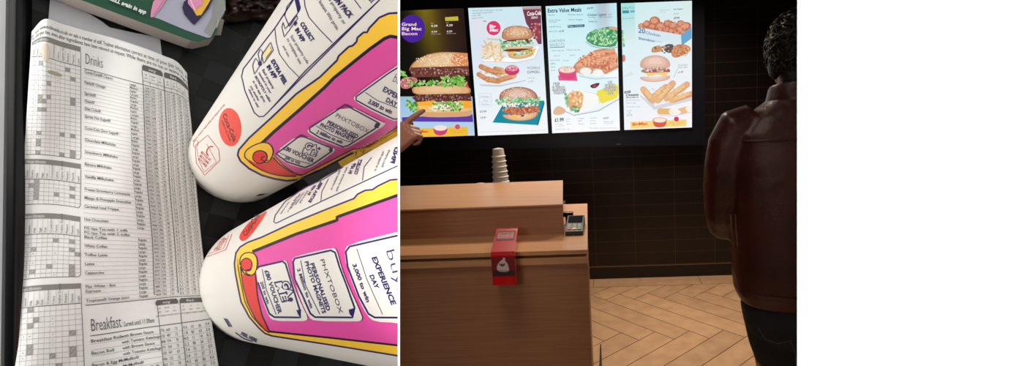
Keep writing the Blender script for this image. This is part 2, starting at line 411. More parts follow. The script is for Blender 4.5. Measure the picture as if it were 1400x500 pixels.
A.poly(k((320, 110), (402, 105), (405, 131), (322, 134)), (214, 196, 60)); A.text('BACON UPGRADE', *k((324, 118), (398, 115), (324, 112)), (40, 40, 20)); A.text('INCLUDES BACON', *k((324, 130), (398, 127), (324, 123)), (40, 40, 20)); A.L += 1
bun(A, k((90, 470), (95, 425), (130, 385), (210, 345), (300, 330), (420, 335), (520, 345), (520, 470)), (214, 170, 120), (232, 196, 150), (180, 120, 75), 0, 1)
A.poly(k((370, 340), (480, 340), (480, 440), (400, 430), (350, 390)), (222, 140, 85), smooth=2)
spk(A, 110, *k((310, 385))[0], 38, 9, [(250, 245, 230), (240, 225, 200)], 1.0, .6)
A.poly(k2((90, 30), (100, 10), (480, 0), (480, 60), (110, 72)), (110, 62, 52)); spk(A, 200, *k2((290, 38))[0], 43, 6, MEAT + [(190, 150, 150)], 1.1)
bun(A, k2((100, 140), (130, 125), (470, 115), (475, 190), (120, 185)), (224, 176, 125), (236, 196, 150), (196, 140, 90), 0, 1)
frill(A, *k2((90, 0))[0][:1], *k2((460, 0))[0][:1], 112, 115, 3.5, [(205, 190, 160), (230, 215, 200), (190, 90, 80), (210, 140, 90)], 60, 1.8)
A.poly(k2((30, 80), (95, 65), (150, 80), (110, 115), (85, 145), (35, 140)), (190, 120, 115), smooth=2); spk(A, 30, *k2((80, 105))[0], 10, 7, [(225, 190, 185), (160, 80, 70)], 1.2)
frill(A, 560, 600, 115, 113, 3, GREEN, 60, 2.0); frill(A, 604, 634, 112, 110, 7, GREEN, 90, 2.4); frill(A, 545, 555, 99, 102, 4, GREEN, 20, 2.2)
A.poly(k2((110, 200), (130, 178), (478, 170), (480, 215), (130, 220)), (96, 52, 44)); spk(A, 180, *k2((300, 196))[0], 42, 4.5, MEAT + [(180, 150, 150)], 1.0)
A.poly(k2((120, 205), (478, 200), (484, 305), (430, 316), (230, 320), (150, 310), (118, 285)), (216, 166, 116), smooth=1)
A.poly(k2((150, 255), (478, 250), (480, 280), (300, 290), (170, 285)), (234, 192, 144), smooth=1)
A.poly(k2((115, 195), (478, 170), (480, 218), (130, 226)), (96, 52, 44)); spk(A, 140, *k2((300, 200))[0], 42, 4, MEAT + [(180, 150, 150)], 1.0)
A.poly(k2((130, 225), (250, 215), (230, 262), (185, 270)), (250, 175, 50)); A.poly(k2((390, 215), (475, 218), (475, 265), (430, 262)), (250, 170, 50))
A.poly(k2((130, 245), (240, 250), (235, 275), (160, 268)), (240, 195, 110)); frill(A, 592, 632, 145, 145, 6, GREEN + [(240, 235, 215)], 110, 2.2); frill(A, 556, 570, 138, 150, 7, GREEN, 40, 2.2); spk(A, 40, 603, 147, 16, 4, [(250, 245, 235), (235, 215, 190)], 1.1)
A.poly(ell(*k2((282, 395))[0], 9.8, 4.5), (214, 60, 110)); A.poly(k2((237, 390), (327, 390), (318, 422), (282, 434), (246, 424)), (205, 70, 115), smooth=1)
A.poly(ell(*k2((282, 385))[0], 8.8, 3.8), (246, 226, 215)); A.poly(ell(*k2((388, 378))[0], 3.5, 3.5), (220, 80, 110))
A.text('BigMac', *k2((105, 415), (208, 413), (105, 398)), (215, 70, 40), .03); A.text('Make it grand', *k2((345, 404), (440, 402), (345, 399)), (190, 120, 40)); A.text('with bacon', *k2((355, 416), (430, 414), (355, 411)), (190, 120, 40))
A.build('menu_picture', scr_mat, t1)
# --- screen 2
S2 = [(640, 11), (739.5, 8.5), (749.5, 182), (653.5, 185.5)]
t2, A = screen(S2, 'menu screen second from left with two burgers, breaded dippers and a cola cup')
A.grad(S2, lambda u, v: (205 + 40 * v - 20 * (u < .4) * (v < .4) * 0, 232 + 14 * v - 8 * math.exp(-((v - .3) / .2) ** 2), 240 + 10 * v))
k = K(645, 0, 5.0); k2 = K(645, 90, 4.76)
A.grad(k((2, 120), (230, 150), (220, 245), (8, 262)), lambda u, v: (225 - 8 * u, 225 + 8 * u, 235), 4, 3)
A.poly(k((345, 55), (472, 50), (478, 300), (455, 302), (400, 200), (372, 160)), (120, 60, 80)); A.poly(k((345, 50), (470, 45), (470, 62), (348, 66)), (190, 150, 165))
A.poly(k((410, 170), (470, 160), (470, 285), (430, 270)), (150, 70, 80), smooth=1); spk(A, 30, *k((435, 205))[0], 9, 13, [(200, 110, 110), (215, 150, 150), (110, 40, 60)], 1.4)
A.text('Coca-Cola', *k((378, 108), (474, 100), (378, 78)), (250, 235, 240), .03); A.text('ZERO', *k((405, 128), (452, 125), (405, 114)), (240, 225, 230), .03)
A.poly(ell(*k((149, 192))[0], 9.6, 9.8), (222, 60, 110)); A.text('Big', *k((120, 192), (162, 192), (120, 168)), (255, 240, 245), .04); A.text('Mac', *k((123, 216), (180, 214), (123, 194)), (255, 240, 245), .04); A.L += 1
A.poly(k((70, 415), (130, 380), (300, 400), (455, 310), (460, 330), (430, 400), (300, 428), (100, 428)), (250, 250, 250)); A.stroke(k((70, 420), (300, 428), (430, 400), (460, 330)), .6, (170, 170, 175))
for _ in range(34):
    x, y = random.uniform(85, 215), random.uniform(295, 405); a = random.uniform(-1.2, 1.6); l = random.uniform(22, 42); dx, dy = math.cos(a) * l, math.sin(a) * l
    A.stroke(k((x - dx, y - dy), (x + dx, y + dy)), 2.0, random.choice([(236, 206, 160), (226, 190, 140), (244, 222, 182)]), nxt=(_ % 4 == 0))
A.stroke(k((105, 265), (185, 272)), 2, (225, 200, 140))
bun(A, k((205, 275), (205, 220), (235, 185), (310, 172), (385, 185), (418, 220), (420, 262), (330, 280)), (196, 140, 105), (224, 180, 140), (170, 112, 85), 90, .55)
A.poly(k((212, 275), (418, 262), (422, 300), (215, 305)), (110, 60, 50), smooth=1); frill(A, 689, 729, 61, 57, 3.2, LG + [(240, 240, 225)], 110, 1.7)
bun(A, k((212, 320), (420, 312), (418, 335), (330, 345), (225, 338)), (222, 178, 130), (236, 200, 155), (190, 140, 95), 0, 1)
A.poly(k((220, 335), (418, 330), (415, 352), (225, 355)), (110, 60, 50), smooth=1)
A.poly(k((235, 355), (300, 350), (270, 392)), (250, 185, 90)); A.poly(k((330, 348), (440, 330), (420, 375)), (250, 190, 100))
bun(A, k((240, 365), (330, 375), (425, 355), (410, 385), (330, 405), (265, 400)), (220, 176, 130), (236, 200, 155), (190, 140, 95), 0, 1); frill(A, 703, 727, 74, 70, 2, LG, 30, 1.5); frill(A, 682, 690, 53, 68, 4, LG, 26, 1.7)
for (x0, y0, x1, y1, r) in ((60, 5, 180, 55, 7.2), (45, 55, 110, 95, 6.5), (100, 30, 210, 40, 6.8), (95, 85, 175, 100, 7.4), (170, 95, 275, 65, 7.4), (150, 15, 200, 25, 5)):
    a, b = k2((x0, y0), (x1, y1)); A.stroke([a, b], r, (196, 130, 86)); A.stroke([(a[0], a[1] - .7), (b[0], b[1] - .7)], r * .68, (216, 158, 112)); A.poly(ell(*a, r / 2, r / 2, 0, 12), (202, 140, 95)); A.poly(ell(*b, r / 2, r / 2, 0, 12), (224, 175, 125))
spk(A, 60, 672, 103, 22, 8, [(180, 110, 70), (235, 190, 145)], .6)
A.poly(k2((45, 120), (180, 125), (350, 92), (352, 98), (180, 136), (60, 130)), (200, 205, 212))
A.poly(ell(*k2((262, 28))[0], 10, 7), (205, 60, 100)); A.poly(ell(*k2((262, 16))[0], 8.5, 4), (224, 150, 170)); spk(A, 20, *k2((262, 16))[0], 7, 3, [(190, 40, 80), (240, 200, 210)], .8)
A.text('MOZZARELLA', *k2((360, 22), (444, 20), (360, 4)), (60, 80, 90), -.005); A.text('DIPPERS', *k2((360, 50), (442, 48), (360, 32)), (60, 80, 90)); A.text('with salsa', *k2((365, 82), (410, 81), (365, 75)), (90, 110, 120)); A.text('£1.79', *k2((368, 107), (400, 106), (368, 97)), (70, 90, 100))
A.poly(k2((135, 368), (205, 245), (470, 225), (425, 385)), (20, 140, 160)); A.poly(k2((425, 385), (470, 225), (474, 245), (432, 388)), (15, 110, 130))
bun(A, k2((180, 235), (178, 190), (205, 155), (290, 132), (380, 145), (428, 185), (430, 225), (310, 250)), (190, 130, 105), (226, 190, 175), (160, 100, 80), 120, .6)
frill(A, 679, 738, 138, 138, 4, LG, 130, 2.0); frill(A, 684, 736, 144, 144, 2.5, [(245, 240, 230), (225, 215, 200)], 50, 1.7)
A.poly(k2((190, 290), (240, 265), (330, 275), (430, 255), (445, 285), (400, 320), (260, 325)), (190, 110, 80), smooth=1); spk(A, 90, *k2((320, 292))[0], 26, 6, [(215, 140, 105), (160, 85, 60), (230, 170, 140)], 1.1)
bun(A, k2((190, 310), (260, 335), (400, 320), (435, 290), (420, 340), (320, 362), (215, 345)), (225, 180, 140), (240, 206, 170), (190, 140, 105), 0, 1)
A.poly(k2((255, 320), (300, 330), (280, 352), (262, 345)), (250, 190, 90)); A.poly(ell(*k2((330, 325))[0], 2.6, 1, -.2), (40, 70, 60))
A.stroke(k2((45, 180), (125, 180), (132, 262), (52, 262)), .4, (150, 180, 190), closed=True); A.stroke(k2((46, 208), (128, 208)), .3, (150, 180, 190)); A.stroke(k2((48, 235), (130, 235)), .3, (150, 180, 190))
for s_, x, y, wd in (('Chicken', 52, 203, 60), ('Classic', 75, 230, 30), ('Deluxe', 62, 254, 55)): A.text(s_, *k2((x, y), (x + wd, y), (x, y - 10)), (120, 150, 165))
A.text('£5.09', *k2((52, 303), (95, 302), (52, 290)), (40, 60, 70), .01); A.text('£3.89', *k2((56, 342), (92, 341), (56, 330)), (40, 60, 70), .01)
A.text('Nutritional information per serving is available on our website or in app', *k2((55, 432), (480, 420), (55, 427)), (150, 175, 180))
for j, (s_, x1) in enumerate((('WHY NOT MAKE IT LARGE? ADD TO YOUR MEAL', 210), ('AND ENJOY MORE WITH', 145), ('Medium  £4.89', 60), ('Large meal  £5.39', 75))): A.text(s_, *k((2, 78 + j * 17), (x1, 72 + j * 17), (2, 70 + j * 17)), (70, 90, 100))
A.text('89p', *k((78, 150), (102, 149), (78, 140)), (50, 70, 80), .01)
A.build('menu_picture', scr_mat, t2)
# --- screen 3
S3 = [(746, 8.5), (843, 4), (847.5, 178), (755, 182)]
t3, A = screen(S3, 'menu screen third from left headed Extra Value Meals with chicken pieces and a wrap')
A.grad(S3, lambda u, v: (196 + 54 * v - 22 * math.exp(-((u - .75) / .12) ** 2) * (1 - v), 236 + 14 * v - 50 * math.exp(-((u - .8) / .1) ** 2) * max(0, 1 - 2 * v), 244 + 8 * v - 40 * math.exp(-((u - .8) / .1) ** 2) * max(0, 1 - 2 * v)))
k = K(745, 0, 5.0); k2 = K(745, 90, 4.76)
A.text('Extra Value Meals', *k((18, 86), (250, 78), (17, 58)), (20, 50, 80), .02); A.text('£4.99', *k((288, 62), (330, 60), (288, 50)), (20, 50, 80), .01)
A.text('Chicken Legend', *k((290, 110), (420, 106), (290, 92)), (30, 60, 85), .01); A.text('£4.59', *k((432, 104), (458, 103), (432, 94)), (60, 90, 110))
for s_, x, y, wd in (('Big Mac', 22, 107, 44), ('McChicken Sandwich', 155, 104, 108), ('Quarter Pounder', 25, 142, 84), ('with Cheese', 28, 154, 50), ('Chicken Nuggets', 158, 138, 100), ('Vegetable Deluxe', 28, 186, 84), ('Filet-O-Fish', 28, 219, 60), ('Cool Mayo', 296, 123, 50), ('Hot Spicy Salsa', 370, 120, 90), ('BBQ', 297, 152, 60)):
    A.text(s_, *k((x, y), (x + wd, y - 1), (x, y - 9)), (50, 85, 110))
A.poly(k((155, 172), (270, 166), (271, 184), (157, 190)), (30, 90, 120)); A.text('Mayo Chicken', *k((160, 186), (262, 180), (160, 174)), (220, 240, 245)); A.text('£1.49', *k((98, 219), (130, 217), (98, 207)), (20, 60, 90), .02)
A.text('CHICKEN', *k((30, 290), (135, 284), (30, 272)), (70, 100, 120), -.01); A.text('SELECTS', *k((32, 316), (135, 310), (32, 298)), (70, 100, 120), -.01); A.stroke(k((33, 325), (135, 320)), .9, (80, 110, 130))
for s_, x, y, wd in (('3 Selects with dip', 40, 350, 90), ('5 Selects with dip', 145, 345, 95), ('£3.19', 62, 386, 40), ('£4.79', 170, 382, 36), ('Sweet Chilli', 36, 416, 66), ('Sour Cream', 122, 418, 44), ('BBQ', 38, 440, 36), ('Mayo', 40, 462, 32), ('Curry', 40, 484, 30)): A.text(s_, *k((x, y), (x + wd, y - 1), (x, y - 9)), (70, 105, 130))
A.poly(k((275, 280), (300, 300), (380, 330), (470, 330), (496, 318), (496, 190), (420, 200)), (225, 240, 240), smooth=1); A.poly(k((275, 275), (296, 218), (380, 195), (440, 180), (497, 185), (497, 310), (440, 325), (340, 315)), (70, 150, 100), smooth=1)
spk(A, 190, *k((400, 252))[0], 21, 11.5, LG + [(60, 140, 80), (200, 235, 200), (150, 220, 150)], 1.7, .6); A.poly(k((430, 185), (495, 182), (495, 208), (450, 200)), (225, 170, 140), smooth=1); A.stroke(ell(*k((450, 275))[0], 5, 4.4, 0, 18)[:11], 1.0, (215, 235, 205))
A.stroke(k((278, 285), (320, 315), (400, 334), (496, 322)), .7, (60, 140, 150))
A.poly(k((185, 480), (205, 430), (300, 370), (350, 335), (497, 335), (497, 500), (200, 500)), (206, 130, 98), smooth=2)
for (x0, y0, x1, y1, r) in ((215, 460, 385, 370, 9), (330, 430, 495, 385, 10), (350, 370, 480, 350, 8), (400, 490, 495, 440, 9)):
    a, b = k((x0, y0), (x1, y1)); A.stroke([a, b], r, (216, 140, 104)); A.stroke([(a[0], a[1] - 1.4), (b[0], b[1] - 1.4)], r * .5, (230, 166, 130))
spk(A, 160, 816, 84, 27, 13, [(232, 170, 130), (190, 105, 75), (240, 190, 155)], 1.3)
A.poly(k2((90, 95), (85, 62), (205, 60), (212, 98)), (230, 90, 140)); A.poly(k2((88, 30), (205, 30), (202, 72), (175, 88), (120, 86), (95, 65)), (222, 70, 125), smooth=1); A.poly(ell(*k2((144, 28))[0], 12.3, 5), (230, 100, 145)); A.poly(ell(*k2((144, 26))[0], 11, 4), (246, 224, 205)); spk(A, 14, *k2((144, 26))[0], 9, 3, [(220, 190, 170), (200, 150, 140)], .7)
A.poly(k2((205, 20), (240, 5), (310, 10), (320, 45), (260, 62), (220, 50)), (215, 160, 125), smooth=1); A.poly(ell(*k2((265, 35))[0], 8, 5), (245, 242, 238)); A.poly(ell(*k2((345, 45))[0], 7, 5.3), (245, 245, 242)); A.poly(k2((380, 60), (480, 20), (482, 72), (400, 78)), (245, 248, 250)); A.poly(k2((215, 60), (330, 80), (470, 72), (470, 78), (330, 90), (225, 72)), (200, 215, 225))
A.poly(k2((330, 165), (375, 150), (478, 105), (480, 205), (430, 225), (355, 250)), (240, 222, 80), smooth=1)
A.poly(k2((125, 250), (190, 165), (250, 160), (350, 190), (355, 245), (235, 300), (160, 290)), (248, 246, 240), smooth=1); A.stroke(k2((250, 165), (345, 185), (355, 245)), .4, (190, 190, 190)); A.poly(k2((140, 190), (190, 160), (248, 172), (250, 215), (235, 285), (190, 302), (150, 270)), (228, 170, 120), smooth=1)
frill(A, 773, 776, 130, 142, 5, LG, 34, 1.9); spk(A, 60, *k2((200, 205))[0], 9, 10, [(240, 190, 130), (210, 140, 95), (250, 225, 180)], 1.5); frill(A, 780, 792, 148, 150, 3, LG + [(150, 90, 110)], 30, 1.7)
A.poly(k2((110, 270), (190, 312), (350, 275), (480, 205), (480, 222), (350, 298), (190, 325), (120, 290)), (236, 240, 244)); A.stroke(k2((100, 282), (190, 322), (350, 292), (482, 215)), .7, (110, 130, 150))
A.poly(k2((50, 300), (75, 260), (110, 265), (145, 295), (110, 318), (60, 320)), (226, 185, 150), smooth=2)
A.poly(k2((290, 130), (320, 115), (362, 108), (340, 140), (310, 148)), (70, 30, 50), smooth=1); A.poly(ell(*k2((323, 130))[0], 3, 1.6, -.4), (190, 60, 90))
for s_, x, y, wd, hh in (('BIG', 55, 132, 40, 22), ('FLAVOUR', 48, 158, 84, 22), ('WRAPS', 55, 182, 78, 22), ('THE', 408, 115, 28, 14), ('FAJITA', 390, 138, 66, 18), ('CHICKEN', 382, 162, 84, 18), ('ONE', 408, 186, 36, 16)):
    a = k2((x, y), (x + wd, y - 3), (x, y - hh)); A.text(s_, *a, (20, 30, 50), .09); A.L += 1; A.text(s_, *a, (250, 250, 250), .015); A.L += 1
A.text('£1.99', *k2((64, 364), (124, 360), (62, 340)), (30, 50, 90), .03); A.text('£4.39', *k2((380, 346), (414, 344), (380, 334)), (60, 90, 120), .02)
for s_, x, y, wd in (('each single', 64, 382, 50), ('or in a meal £3.69', 66, 394, 60), ('Medium meal', 380, 366, 66), ('served hot', 382, 378, 60), ('Chicken', 135, 350, 30), ('Bacon', 138, 364, 25), ('Veggie', 212, 345, 45), ('BBQ', 215, 362, 30), ('Grilled', 292, 342, 45), ('Crispy', 294, 360, 34), ('Sweet', 140, 382, 30), ('Spicy', 216, 380, 40), ('Salad', 295, 378, 40), ('Per serving nutritional information', 290, 408, 180), ('Available after 11am', 70, 415, 90)): A.text(s_, *k2((x, y), (x + wd, y - 1.5), (x, y - 7)), (110, 135, 160))
A.build('menu_picture', scr_mat, t3)
# --- screen 4
S4 = [(849, 4.5), (946, 1), (946, 174), (853.6, 177.6)]
t4, A = screen(S4, 'rightmost menu screen with a sharing box of chicken, a burger and cheese sticks')
A.grad(S4, lambda u, v: (205 + 38 * v + 10 * u, 236 + 8 * v, 238 + 12 * v - 60 * max(0, u - .8) * max(0, 1 - v * 5)))
k = K(845, 0, 5.0); k2 = K(845, 90, 4.35)
A.grad(k((22, 22), (115, 20), (118, 260), (30, 290)), lambda u, v: (165 + 50 * v, 225 + 10 * v, 226 + 8 * v), 4, 5)
A.text('MIXTO', *k((28, 66), (112, 62), (28, 48)), (60, 110, 130), -.01); A.poly(k((28, 72), (75, 70), (75, 90), (30, 92)), (60, 150, 170)); A.poly(k((82, 72), (114, 70), (114, 84), (84, 86)), (110, 170, 185)); A.text('from £3.49', *k((32, 132), (105, 128), (32, 122)), (100, 150, 170))
frill(A, 850, 853, 45, 60, 4, LG, 30, 2); A.poly(ell(*k((38, 398))[0], 2.4, 5), (200, 130, 110))
A.poly(k((135, 185), (190, 150), (300, 160), (400, 160), (490, 165), (500, 185), (440, 245), (280, 215)), (190, 120, 95), smooth=1)
for cx_, cy_, r in ((160, 178, 4), (195, 165, 5), (250, 145, 6.5), (235, 185, 4.5), (290, 180, 6), (340, 160, 5), (330, 205, 5), (375, 175, 5.5), (372, 215, 5.5), (430, 165, 5.2), (425, 205, 5.5), (465, 180, 6), (405, 230, 4), (448, 225, 4)):
    p = k((cx_, cy_))[0]; A.poly(ell(*p, r * 1.15, r, random.uniform(-.5, .5), 14, .06), (190, 115, 90), nxt=True); A.poly(ell(p[0] - .5, p[1] - .8, r * .75, r * .6, 0, 12, .08), (222, 155, 125))
spk(A, 70, *k((330, 185))[0], 30, 9, [(230, 170, 140), (170, 95, 75)], .9)
A.poly(k((135, 185), (430, 238), (435, 312), (138, 262)), (214, 232, 240)); A.poly(k((430, 238), (502, 185), (503, 262), (435, 312)), (105, 165, 205)); A.poly(k((138, 255), (200, 265), (300, 285), (300, 292), (138, 268)), (190, 215, 228))
A.text('20', *k((138, 222), (186, 230), (138, 186)), (80, 110, 160), .02); A.text('Chicken', *k((188, 232), (290, 252), (188, 212)), (80, 110, 160), .01); A.text('Sharebox', *k((138, 268), (250, 290), (138, 250)), (80, 110, 160), .01)
A.poly(k((225, 350), (235, 320), (290, 308), (305, 350), (240, 362)), (200, 140, 95), smooth=1); A.poly(k((300, 320), (340, 298), (385, 305), (380, 360), (330, 362)), (90, 80, 90), smooth=1); A.poly(k((365, 385), (362, 340), (400, 305), (450, 300), (496, 320), (496, 350), (450, 372), (400, 398)), (206, 140, 95), smooth=2); spk(A, 60, *k((430, 345))[0], 12, 8, [(236, 180, 135), (180, 110, 75)], 1.1); spk(A, 30, *k((320, 335))[0], 17, 5, [(220, 165, 120), (120, 95, 90)], 1.1)
bun(A, k((150, 468), (152, 420), (185, 388), (255, 374), (325, 388), (356, 425), (356, 465), (250, 474)), (220, 176, 160), (240, 206, 190), (205, 155, 135), 0, 1)
A.poly(k2((140, 22), (210, 12), (310, 16), (308, 44), (150, 46)), (170, 100, 110), smooth=1); A.poly(k2((160, 42), (300, 36), (285, 60), (230, 50), (180, 62)), (248, 205, 120)); frill(A, 877, 915, 96, 95, 2, [(180, 70, 90), (235, 220, 215), (150, 190, 120)], 60, 1.6)
bun(A, k2((122, 62), (230, 70), (314, 52), (305, 82), (225, 98), (145, 90)), (226, 186, 170), (242, 212, 195), (205, 160, 140), 0, 1)
A.stroke(k2((330, 70), (345, 35), (356, 15)), .5, (150, 165, 180)); A.poly(k2((30, 60), (80, 30), (90, 55), (40, 65)), (220, 228, 235))
for s_, x, y, wd in (('Mixed Sharebox', 282, 72, 72), ('for sharing', 285, 85, 40)): A.text(s_, *k((x, y), (x + wd, y - 1), (x, y - 7)), (130, 150, 160))
A.text('No Classic', *k((380, 68), (442, 65), (380, 58)), (70, 70, 50), .02); A.text('£4.99', *k((380, 98), (415, 97), (380, 90)), (80, 80, 60)); A.text('£9.99', *k((380, 131), (420, 129), (380, 116)), (60, 60, 50), .02)
A.text('Chicken Bacon', *k((410, 450), (476, 447), (410, 440)), (90, 90, 110)); A.text('Mayo Bun', *k((411, 465), (476, 462), (411, 456)), (90, 90, 110)); A.text('£1.99', *k2((356, 44), (388, 42), (356, 32)), (80, 80, 100), .01)
A.poly(k2((128, 170), (215, 225), (440, 160), (440, 205), (215, 262), (135, 185)), (214, 214, 222)); A.poly(k2((215, 228), (440, 165), (440, 178), (217, 240)), (240, 242, 246))
for (x0, y0, x1, y1, r) in ((150, 140, 205, 205, 9), (215, 180, 285, 125, 8.4), (235, 205, 325, 105, 9), (290, 195, 410, 110, 8.6), (320, 205, 440, 165, 8)):
    a, b = k2((x0, y0), (x1, y1)); A.stroke([a, b], r, (220, 165, 115)); A.stroke([(a[0], a[1] - 1), (b[0], b[1] - 1)], r * .62, (240, 196, 145)); A.poly(ell(*a, r / 2, r / 2, 0, 14), (232, 185, 135)); A.poly(ell(*b, r / 2, r / 2, 0, 14), (226, 176, 140))
spk(A, 70, *k2((290, 160))[0], 30, 9, [(205, 145, 95), (246, 214, 170)], .7); A.text('cheese', *k2((402, 186), (434, 180), (402, 176)), (190, 60, 50))
for (x0, y0, x1, y1, c) in ((250, 270, 320, 272, (232, 185, 120)), (370, 270, 420, 255, (235, 190, 140))):
    a, b = k2((x0, y0), (x1, y1)); A.stroke([a, b], 8.4, c); A.poly(ell(*a, 4.2, 4.2, 0, 14), c); A.poly(ell(*b, 4.2, 4.2, 0, 14), (246, 240, 225))
A.poly(k2((330, 262), (370, 262), (375, 285), (335, 288)), (248, 244, 235), smooth=1); A.stroke(k2((240, 292), (330, 298), (430, 275)), .8, (200, 200, 215))
a = k2((38, 158), (74, 152), (38, 144)); A.stroke([a[0], a[1]], 3, (60, 60, 60)); A.text('NEW', *k2((42, 161), (70, 157), (42, 152)), (235, 235, 235), .02)
A.text('Cheese', *k2((46, 180), (122, 176), (46, 166)), (70, 60, 60), .03); A.text('Sharebox', *k2((46, 193), (122, 189), (46, 182)), (80, 70, 70), .01)
for s_, x, y, wd in (('Ten melty cheese sticks', 46, 207, 84), ('with a dip', 50, 224, 56), ('Served hot to share', 50, 246, 84), ('£4.79', 50, 298, 34), ('each', 50, 270, 30), ('only', 50, 284, 26)): A.text(s_, *k2((x, y), (x + wd, y - 1), (x, y - (9 if s_[0] == '£' else 6))), (80, 90, 110))
A.poly(k2((72, 332), (408, 318), (406, 358), (75, 374)), (246, 215, 130)); A.text('BigMac', *k2((84, 356), (176, 350), (84, 338)), (235, 90, 40), .03)
A.poly(k2((205, 325), (292, 325), (282, 358), (248, 368), (215, 360)), (222, 90, 70), smooth=1); A.poly(ell(*k2((248, 323))[0], 10, 4), (226, 110, 95)); A.poly(ell(*k2((248, 322))[0], 8.8, 3.2), (245, 232, 215)); A.poly(ell(*k2((347, 316))[0], 3.4, 3.4), (225, 60, 90)); A.text('Make it grand', *k2((305, 342), (390, 338), (305, 336)), (190, 120, 60)); A.text('with bacon', *k2((318, 352), (376, 348), (318, 346)), (190, 120, 60))
A.build('menu_picture', scr_mat, t4)

# ================================================================== counter
def wood(name, c1, c2, rough=.35, vert=False):
    return mat(name, c1, rough, noise_=(5, c2, (.8, 14, 26)), spec=.5)
oak = wood('light_oak_laminate', (204, 156, 112), (188, 138, 96)); oak2 = wood('shaded_oak_laminate', (166, 118, 84), (150, 104, 74), .45)  # second, darker oak paints shade into the upright faces
dkgap = mat('dark_recess', (22, 12, 10), .6)
t = thing('service_counter', 'oak laminate service counter with a raised rear ledge, below the menu screens', 'counter', (-1.0, 2.2, 0))
XR, XL, Y1 = -.101, -1.75, 1.818
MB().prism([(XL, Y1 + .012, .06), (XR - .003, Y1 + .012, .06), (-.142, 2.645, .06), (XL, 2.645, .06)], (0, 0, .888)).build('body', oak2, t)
MB().box(XL, -.16, Y1 + .05, 2.62, 0, .06).build('plinth', dkgap, t)
# counter top, its right edge running slightly inwards to the back as seen
MB().prism([(XL, Y1, .984), (XR, Y1, .984), (-.138, 2.654, .984), (XL, 2.654, .984)], (0, 0, .016)).build('worktop', oak, t)
MB().box(XL, -.145, Y1 + .035, 2.64, .972, .984).prism([(-.145, Y1 + .035, .972), (XR - .004, Y1 + .035, .972), (-.142, 2.64, .972), (-.145, 2.64, .972)], (0, 0, .012)).build('shadow_gap', dkgap, t)
MB().prism([(XL, Y1, .948), (XR, Y1, .948), (-.138, 2.65, .948), (XL, 2.65, .948)], (0, 0, .024)).build('lower_rail', oak, t)
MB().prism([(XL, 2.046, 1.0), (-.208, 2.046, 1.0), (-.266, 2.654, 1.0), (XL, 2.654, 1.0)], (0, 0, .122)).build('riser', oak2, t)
MB().prism([(XL, 2.036, 1.122), (-.206, 2.040, 1.122), (-.262, 2.66, 1.122), (XL, 2.66, 1.122)], (0, 0, .006)).build('ledge_top', oak, t)
MB().box(-.1, -.094, 2.35, 2.62, 0, .22).build('kick_plate', dkgap, t)
# staff shelf behind the ledge with the nested cups
tag(MB().box(-1.6, -.3, 2.67, 3.15, 0, .92, .002).build('back_cabinet', mat('grey_cabinet', (60, 56, 54), .5)), 'low grey cabinet behind the oak counter, mostly hidden', 'cabinet')
t = thing('paper_cup_stack', 'stack of nested white paper cups rising behind the counter ledge', 'cup stack', (-.635, 2.86, .92))
cw = mat('white_cup_card', (214, 208, 198), .5); b0 = Vector((-.632, 2.86, .92)); ax = Vector((-.02, .02, 1)).normalized()
for i in range(11):
    q_ = i / 10; rr_ = .056 - .019 * q_; c0_ = b0 + Vector((-.012 * q_, .03 * q_, .03 + .029 * i))
    MB().revolve(c0_, ax, [(-.002, rr_ - .006), (0, rr_ + .001), (.003, rr_ + .0035), (.006, rr_ + .001), (.009, rr_ - .003), (.030, rr_ - .0045), (.040 + .006 * (i == 10), rr_ * .82), (.042 + .010 * (i == 10), 0)], 32).build('paper_cup', cw, t, True)
t2_ = MB().revolve((-.755, 2.86, .92), (0, 0, 1), [(0, .04), (.165, .028), (.176, .024), (.178, 0)], 24).build('white_lid_stack', cw, None, True)
tag(t2_, 'short white stack of lids just showing left of the paper cups', 'lid stack')
# --- card reader
t = thing('card_reader', 'black card payment terminal with red, yellow and green keys on the worktop end', 'card reader', (-.165, 2.1, 1.0))
blk = mat('black_plastic', (22, 22, 26), .35)
def P3(x, y, z): return (x, y, z)
MB().prism([(-.2, 2.02, 1.0005), (-.2, 2.02, 1.018), (-.2, 2.17, 1.05), (-.2, 2.2, 1.03), (-.2, 2.2, 1.0005)], (.072, 0, 0)).build('casing', blk, t)
sl = (1.05 - 1.018) / .15
def kp(x0, x1, y0, y1, h, nm, m): MB().prism([(x0, y0, 1.0185 + (y0 - 2.02) * sl), (x1, y0, 1.0185 + (y0 - 2.02) * sl), (x1, y1, 1.0185 + (y1 - 2.02) * sl), (x0, y1, 1.0185 + (y1 - 2.02) * sl)], (0, -.001, h)).build(nm, m, t)
for i, (c, nm) in enumerate((((190, 60, 70), 'red'), ((200, 200, 60), 'yellow'), ((80, 160, 90), 'green'))):
    kp(-.193 + i * .021, -.177 + i * .021, 2.035, 2.05, .002, 'key', mat(nm + '_key', c, .5))
    kp(-.193 + i * .021, -.177 + i * .021, 2.053, 2.085, .002, 'key', mat('grey_key', (110, 112, 125), .5))
kp(-.194, -.134, 2.1, 2.16, .0015, 'display', mat('reader_display', (12, 12, 16), .15))
MB().box(-.215, -.185, 2.21, 2.225, 1.0005, 1.045, .002).box(-.225, -.18, 2.205, 2.23, 1.035, 1.055, .002).build('bracket', blk, t)
